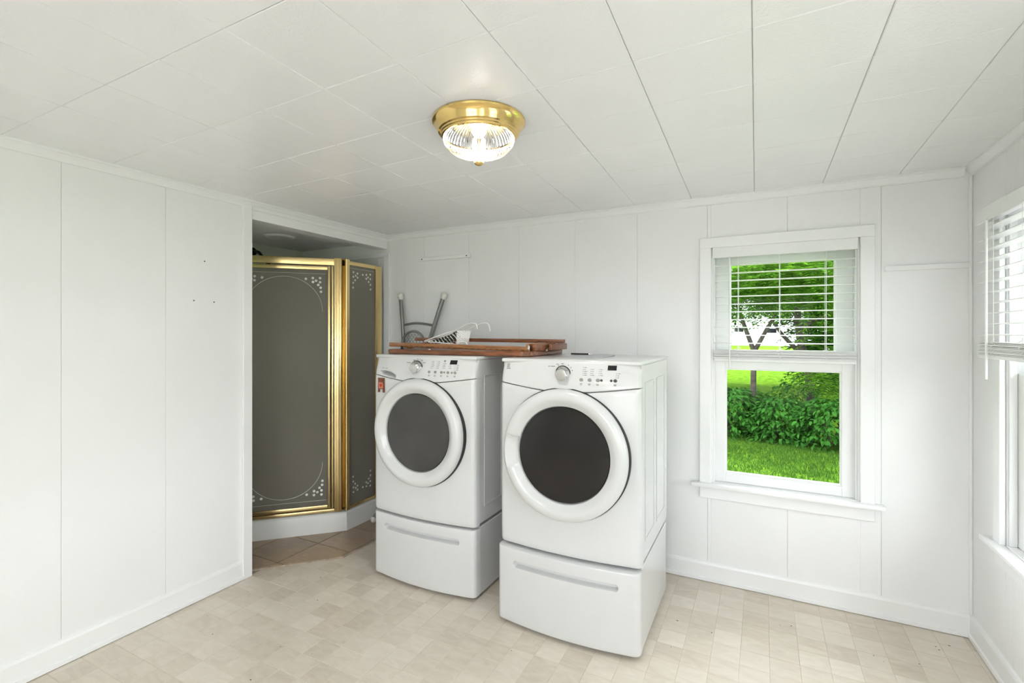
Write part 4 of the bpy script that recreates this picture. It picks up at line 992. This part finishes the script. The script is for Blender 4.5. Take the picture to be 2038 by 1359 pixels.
# single broad leaf, folded along the rib
LV = [(0, 0, 0), (.30, .22, .05), (.62, .20, .03), (1, 0, -.12), (.62, -.20, .03), (.30, -.22, .05), (.45, 0, -.02)]
LF = [(0, 6, 1), (1, 6, 2), (2, 6, 3), (3, 6, 4), (4, 6, 5), (5, 6, 0)]
leafme = fastmesh('leaf', [(x, y, z) for x, y, z in LV], LF); leafme.materials.append(M['leaf_shrub'])
def leaf_mat(p, size, yaw, pitch, roll): return Matrix.Translation(p) @ Matrix.Rotation(yaw, 4, 'Z') @ Matrix.Rotation(pitch, 4, 'Y') @ Matrix.Rotation(roll, 4, 'X') @ Matrix.Diagonal((size, size, size, 1))
def shrub(label, x, y, rx, ry, h, n, npart):
    t = thing('shrub', label, 'shrub', (x, y, gz(x, y)), group='leafy shrubs along the lawn edge')
    vs = []; fs = []; st = MB()
    for k in range(9):
        a = rg.uniform(0, 2*PI); r = rg.uniform(.2, .7)
        st.tube([(0, 0, 0), (rx*r*.5*math.cos(a), ry*r*.5*math.sin(a), h*.45), (rx*r*math.cos(a), ry*r*math.sin(a), h*.85)], [.012, .008, .004], 5)
    st.build('stem', 'bark', t)
    cand = []
    for k in range(n):
        a = rg.uniform(0, 2*PI); u = rg.random(); zz = h*(u**.9); rr = math.sqrt(max(.05, 1-(max(0, zz/h-.35)/.68)**2))*rg.uniform(.55, 1.05)
        p = Vector((rx*rr*math.cos(a), ry*rr*math.sin(a), zz+rg.uniform(-.03, .05)))
        cand.append((p, rg.uniform(.075, .135), a+rg.uniform(-.8, .8), rg.uniform(-.2, .9), rg.uniform(-.5, .5)))
    cand.sort(key=lambda c: c[0].y - .3*c[0].z)
    for i, c in enumerate(cand):
        mt = leaf_mat(*c)
        if i < npart*2 and i % 2 == 0: o = link('leaf', leafme, None, t); o.matrix_local = mt
        else:
            b = len(vs); vs += [(mt @ Vector(v))[:] for v in LV]; fs += [tuple(j+b for j in f) for f in LF]
    link('foliage', fastmesh('foliage', vs, fs), 'leaf_shrub', t, kind='stuff')
for (l, x, y, rx, ry, h, n, q) in (('leafy green shrub seen low at the left of the window', -.55, 9.75, .62, .5, .82, 1500, 40),
                                   ('broad leafed shrub in the middle of the window view', .22, 9.70, .60, .5, .70, 1500, 40),
                                   ('dense dark shrub low at the right of the window', .98, 9.45, .62, .5, .76, 1500, 40),
                                   ('shrub just past the right side of the window view', 1.75, 9.30, .6, .5, .95, 500, 10),
                                   ('shrub just past the left side of the window view', -1.35, 9.9, .65, .5, 1.0, 500, 10),
                                   ('tall thin leafed shrub behind the middle shrub', .55, 10.6, .55, .4, .92, 600, 0),
                                   ('second row shrub behind the left shrub', -.35, 10.7, .6, .4, .74, 700, 0)):
    shrub(l, x, y, rx, ry, h, n, q)
for (l, x, y) in (('second shrub past the left side of the window view', -2.3, 10), ('second shrub past the right side of the window view', 2.6, 9.2), ('outermost shrub on the right of the shrub row', 3.5, 9.1), ('outermost shrub on the left of the shrub row', -3.3, 10.2)): shrub(l, x, y, .65, .5, .95, 350, 0)
def frond(vs, fs, p, d, L_, n=9, ll=.11, lw=.026):
    """pinnate leaf: leaflets in pairs along a drooping rib"""
    d = d.normalized(); side = d.cross(Vector((0, 0, 1))); side = side.normalized() if side.length > .05 else Vector((1, 0, 0))
    for i in range(n):
        t = (i+.6)/n; c = p + d*(L_*t) + Vector((0, 0, -.35*L_*t*t)); sl = ll*(1-.55*abs(t-.4))
        for sg in (-1, 1):
            q = (side*sg + d*.55 + Vector((0, 0, -.25+rg.uniform(-.15, .15)))).normalized(); w = (d - q*d.dot(q)).normalized()*lw*.5
            b = len(vs); vs += [c[:], (c+q*sl*.45+w)[:], (c+q*sl)[:], (c+q*sl*.45-w)[:]]; fs.append((b, b+1, b+2, b+3))
def tree(label, base, limbs, crowns, mat='leaf_tree', fl=(.35, .55), ll=.11, lw=.03):
    t = thing('tree', label, 'tree', base, group='trees beyond the lawn'); o = Vector(base)
    tr = MB()
    for i, (pts, rs) in enumerate(limbs):
        (MB().tube(catmull([Vector(p)-o for p in pts], 4), [rs[0]+(rs[1]-rs[0])*q/((len(pts)-1)*4) for q in range((len(pts)-1)*4+1)], 9)).build('trunk' if i == 0 else 'branch', 'bark', t, 60)
    vs = []; fs = []
    for (cx, cy, cz, rx, ry, rz, n) in crowns:
        for k in range(n):
            while 1:
                a, b, c = rg.uniform(-1, 1), rg.uniform(-1, 1), rg.uniform(-1, 1)
                if .12 < a*a+b*b+c*c < 1: break
            p = Vector((cx+rx*a, cy+ry*b, cz+rz*c))-o; d = Vector((a+rg.uniform(-.7, .7), b+rg.uniform(-.9, .5), rg.uniform(-.35, .45)))
            if d.length < .1: d = Vector((1, 0, 0))
            frond(vs, fs, p, d, rg.uniform(*fl), ll=ll, lw=lw)
    link('foliage', fastmesh('foliage', vs, fs), mat, t, kind='stuff')
tree('forked slender tree left of centre in the window', (-.17, 10.3, gz(-.17, 10.3)), [([(-.17, 10.3, GZ), (-.165, 10.3, .4), (-.15, 10.3, 1.08)], (.055, .048)), ([(-.15, 10.3, 1.05), (-.32, 10.35, 1.55), (-.55, 10.4, 2.3), (-.8, 10.5, 3.2)], (.046, .02)), ([(-.15, 10.3, 1.05), (.05, 10.25, 1.45), (.30, 10.2, 1.95), (.6, 10.1, 2.9)], (.044, .018))],
     [(-.9, 10.2, 2.65, 1.5, 1.2, .85, 700), (.15, 9.7, 2.45, 1.0, .9, .60, 420), (-.45, 9.5, 1.95, .5, .4, .28, 70)])
tree('dark trunked tree with hanging fronds at the right of the window', (.80, 10.9, gz(.8, 10.9)), [([(.80, 10.9, GZ), (.79, 10.9, .5), (.62, 10.9, 1.4), (.58, 10.9, 2.4)], (.085, .055)), ([(.70, 10.9, .95), (.35, 10.9, 1.35), (.10, 10.8, 1.75)], (.05, .02)), ([(.62, 10.9, 1.5), (1.1, 10.8, 1.75), (1.7, 10.6, 1.9)], (.045, .02))],
     [(1.3, 10.2, 2.5, 1.4, 1.2, .8, 700), (.65, 9.6, 2.25, .7, .6, .5, 200), (1.10, 9.9, .62, .50, .35, .26, 110), (1.35, 10.8, 1.35, .65, .4, .55, 150)])
tree('tall shade tree behind the two near trees', (-1.6, 14.5, gz(-1.6, 14.5)), [([(-1.6, 14.5, GZ), (-1.5, 14.5, 1.5), (-1.3, 14.4, 3.5)], (.12, .07)), ([(-1.4, 14.4, 2), (-.3, 14.2, 3), (.6, 14, 3.8)], (.06, .02))],
     [(-1.3, 14.2, 3.9, 2.6, 1.4, 2.0, 1000), (.6, 13.8, 3.1, 1.7, 1.1, 1.3, 800)], 'leaf_dark', (.5, .8), .17, .05)
tree('tall dark tree behind the right part of the window', (2.6, 14.0, gz(2.6, 14)), [([(2.6, 14.0, GZ), (2.5, 14, 1.5), (2.4, 13.9, 3.4)], (.12, .07))],
     [(2.3, 13.6, 2.9, 1.8, 1.3, 2.2, 1200), (1.75, 13.4, 1.1, .85, .7, 1.0, 330)], 'leaf_dark', (.5, .8), .17, .05)
tree('large background tree on the far left of the garden', (-5.5, 13.0, gz(-5.5, 13)), [([(-5.5, 13, GZ), (-5.4, 13, 2), (-5.3, 13, 4)], (.14, .08))], [(-5.2, 12.6, 4.2, 2.6, 1.8, 2.4, 420)], 'leaf_dark', (.5, .8), .17, .05)
tree('large background tree on the far right of the garden', (7.0, 14.5, gz(7, 14.5)), [([(7, 14.5, GZ), (7, 14.5, 2), (6.9, 14.4, 4)], (.14, .08))], [(6.6, 14, 4.0, 2.8, 1.8, 2.6, 420)], 'leaf_dark', (.5, .8), .17, .05)
tree('shade tree standing right of the house', (8.5, 1.5, gz(8.5, 1.5)), [([(8.5, 1.5, GZ), (8.5, 1.5, 2), (8.4, 1.5, 3.8)], (.14, .08))], [(8.4, 1.5, 3.9, 2.0, 2.2, 2.0, 380)], 'leaf_tree', (.5, .8), .17, .05)
tree('deep green tree standing behind the tall shade tree', (-2.5, 19, gz(-2.5, 19)), [([(-2.5, 19, GZ), (-2.5, 19, 2), (-2.4, 19, 4)], (.16, .1))], [(-1.5, 18.6, 4.6, 4.2, 1.5, 2.5, 1500)], 'leaf_dark', (.8, 1.2), .30, .10)
tree('deep green tree standing behind the tall dark tree', (4.0, 19, gz(4, 19)), [([(4.0, 19, GZ), (4, 19, 2), (4, 19, 4)], (.16, .1))], [(3.6, 18.6, 4.2, 3.6, 1.5, 3.4, 1500), (2.9, 18.4, .9, 1.3, .8, 1.3, 300)], 'leaf_dark', (.8, 1.2), .30, .10)
# neighbour's house far behind
hs = thing('neighbour_house', 'pale house far behind the trees through the window', 'house', (0, 44, .35))
MB().box((-7, 0, 0), (5, 7, 2.9)).build('wall', 'housewall', hs)
MB().prism([(-7.5, 2.9), (5.5, 2.9), (5.5, 3.05), (-7.5, 3.05)], lambda a, b: (a, -.5, b), lambda a, b: (a, 7.5, b)).prism([(-.5, 3.05), (7.5, 3.05), (3.5, 4.9)], lambda a, b: (-7.5, a, b), lambda a, b: (5.5, a, b)).build('roof', 'roofing', hs)
for (x, z) in ((-5.2, 1.2), (-1.75, 1.35), (.62, 1.25), (3.2, 1.3)):
    w = MB().box((x-.42, -.06, z-.26), (x+.42, -.001, z+.26)).build('window_frame', 'trim', hs); MB().box((x-.34, -.075, z-.18), (x+.34, -.06, z+.18)).build('pane', 'display', w)
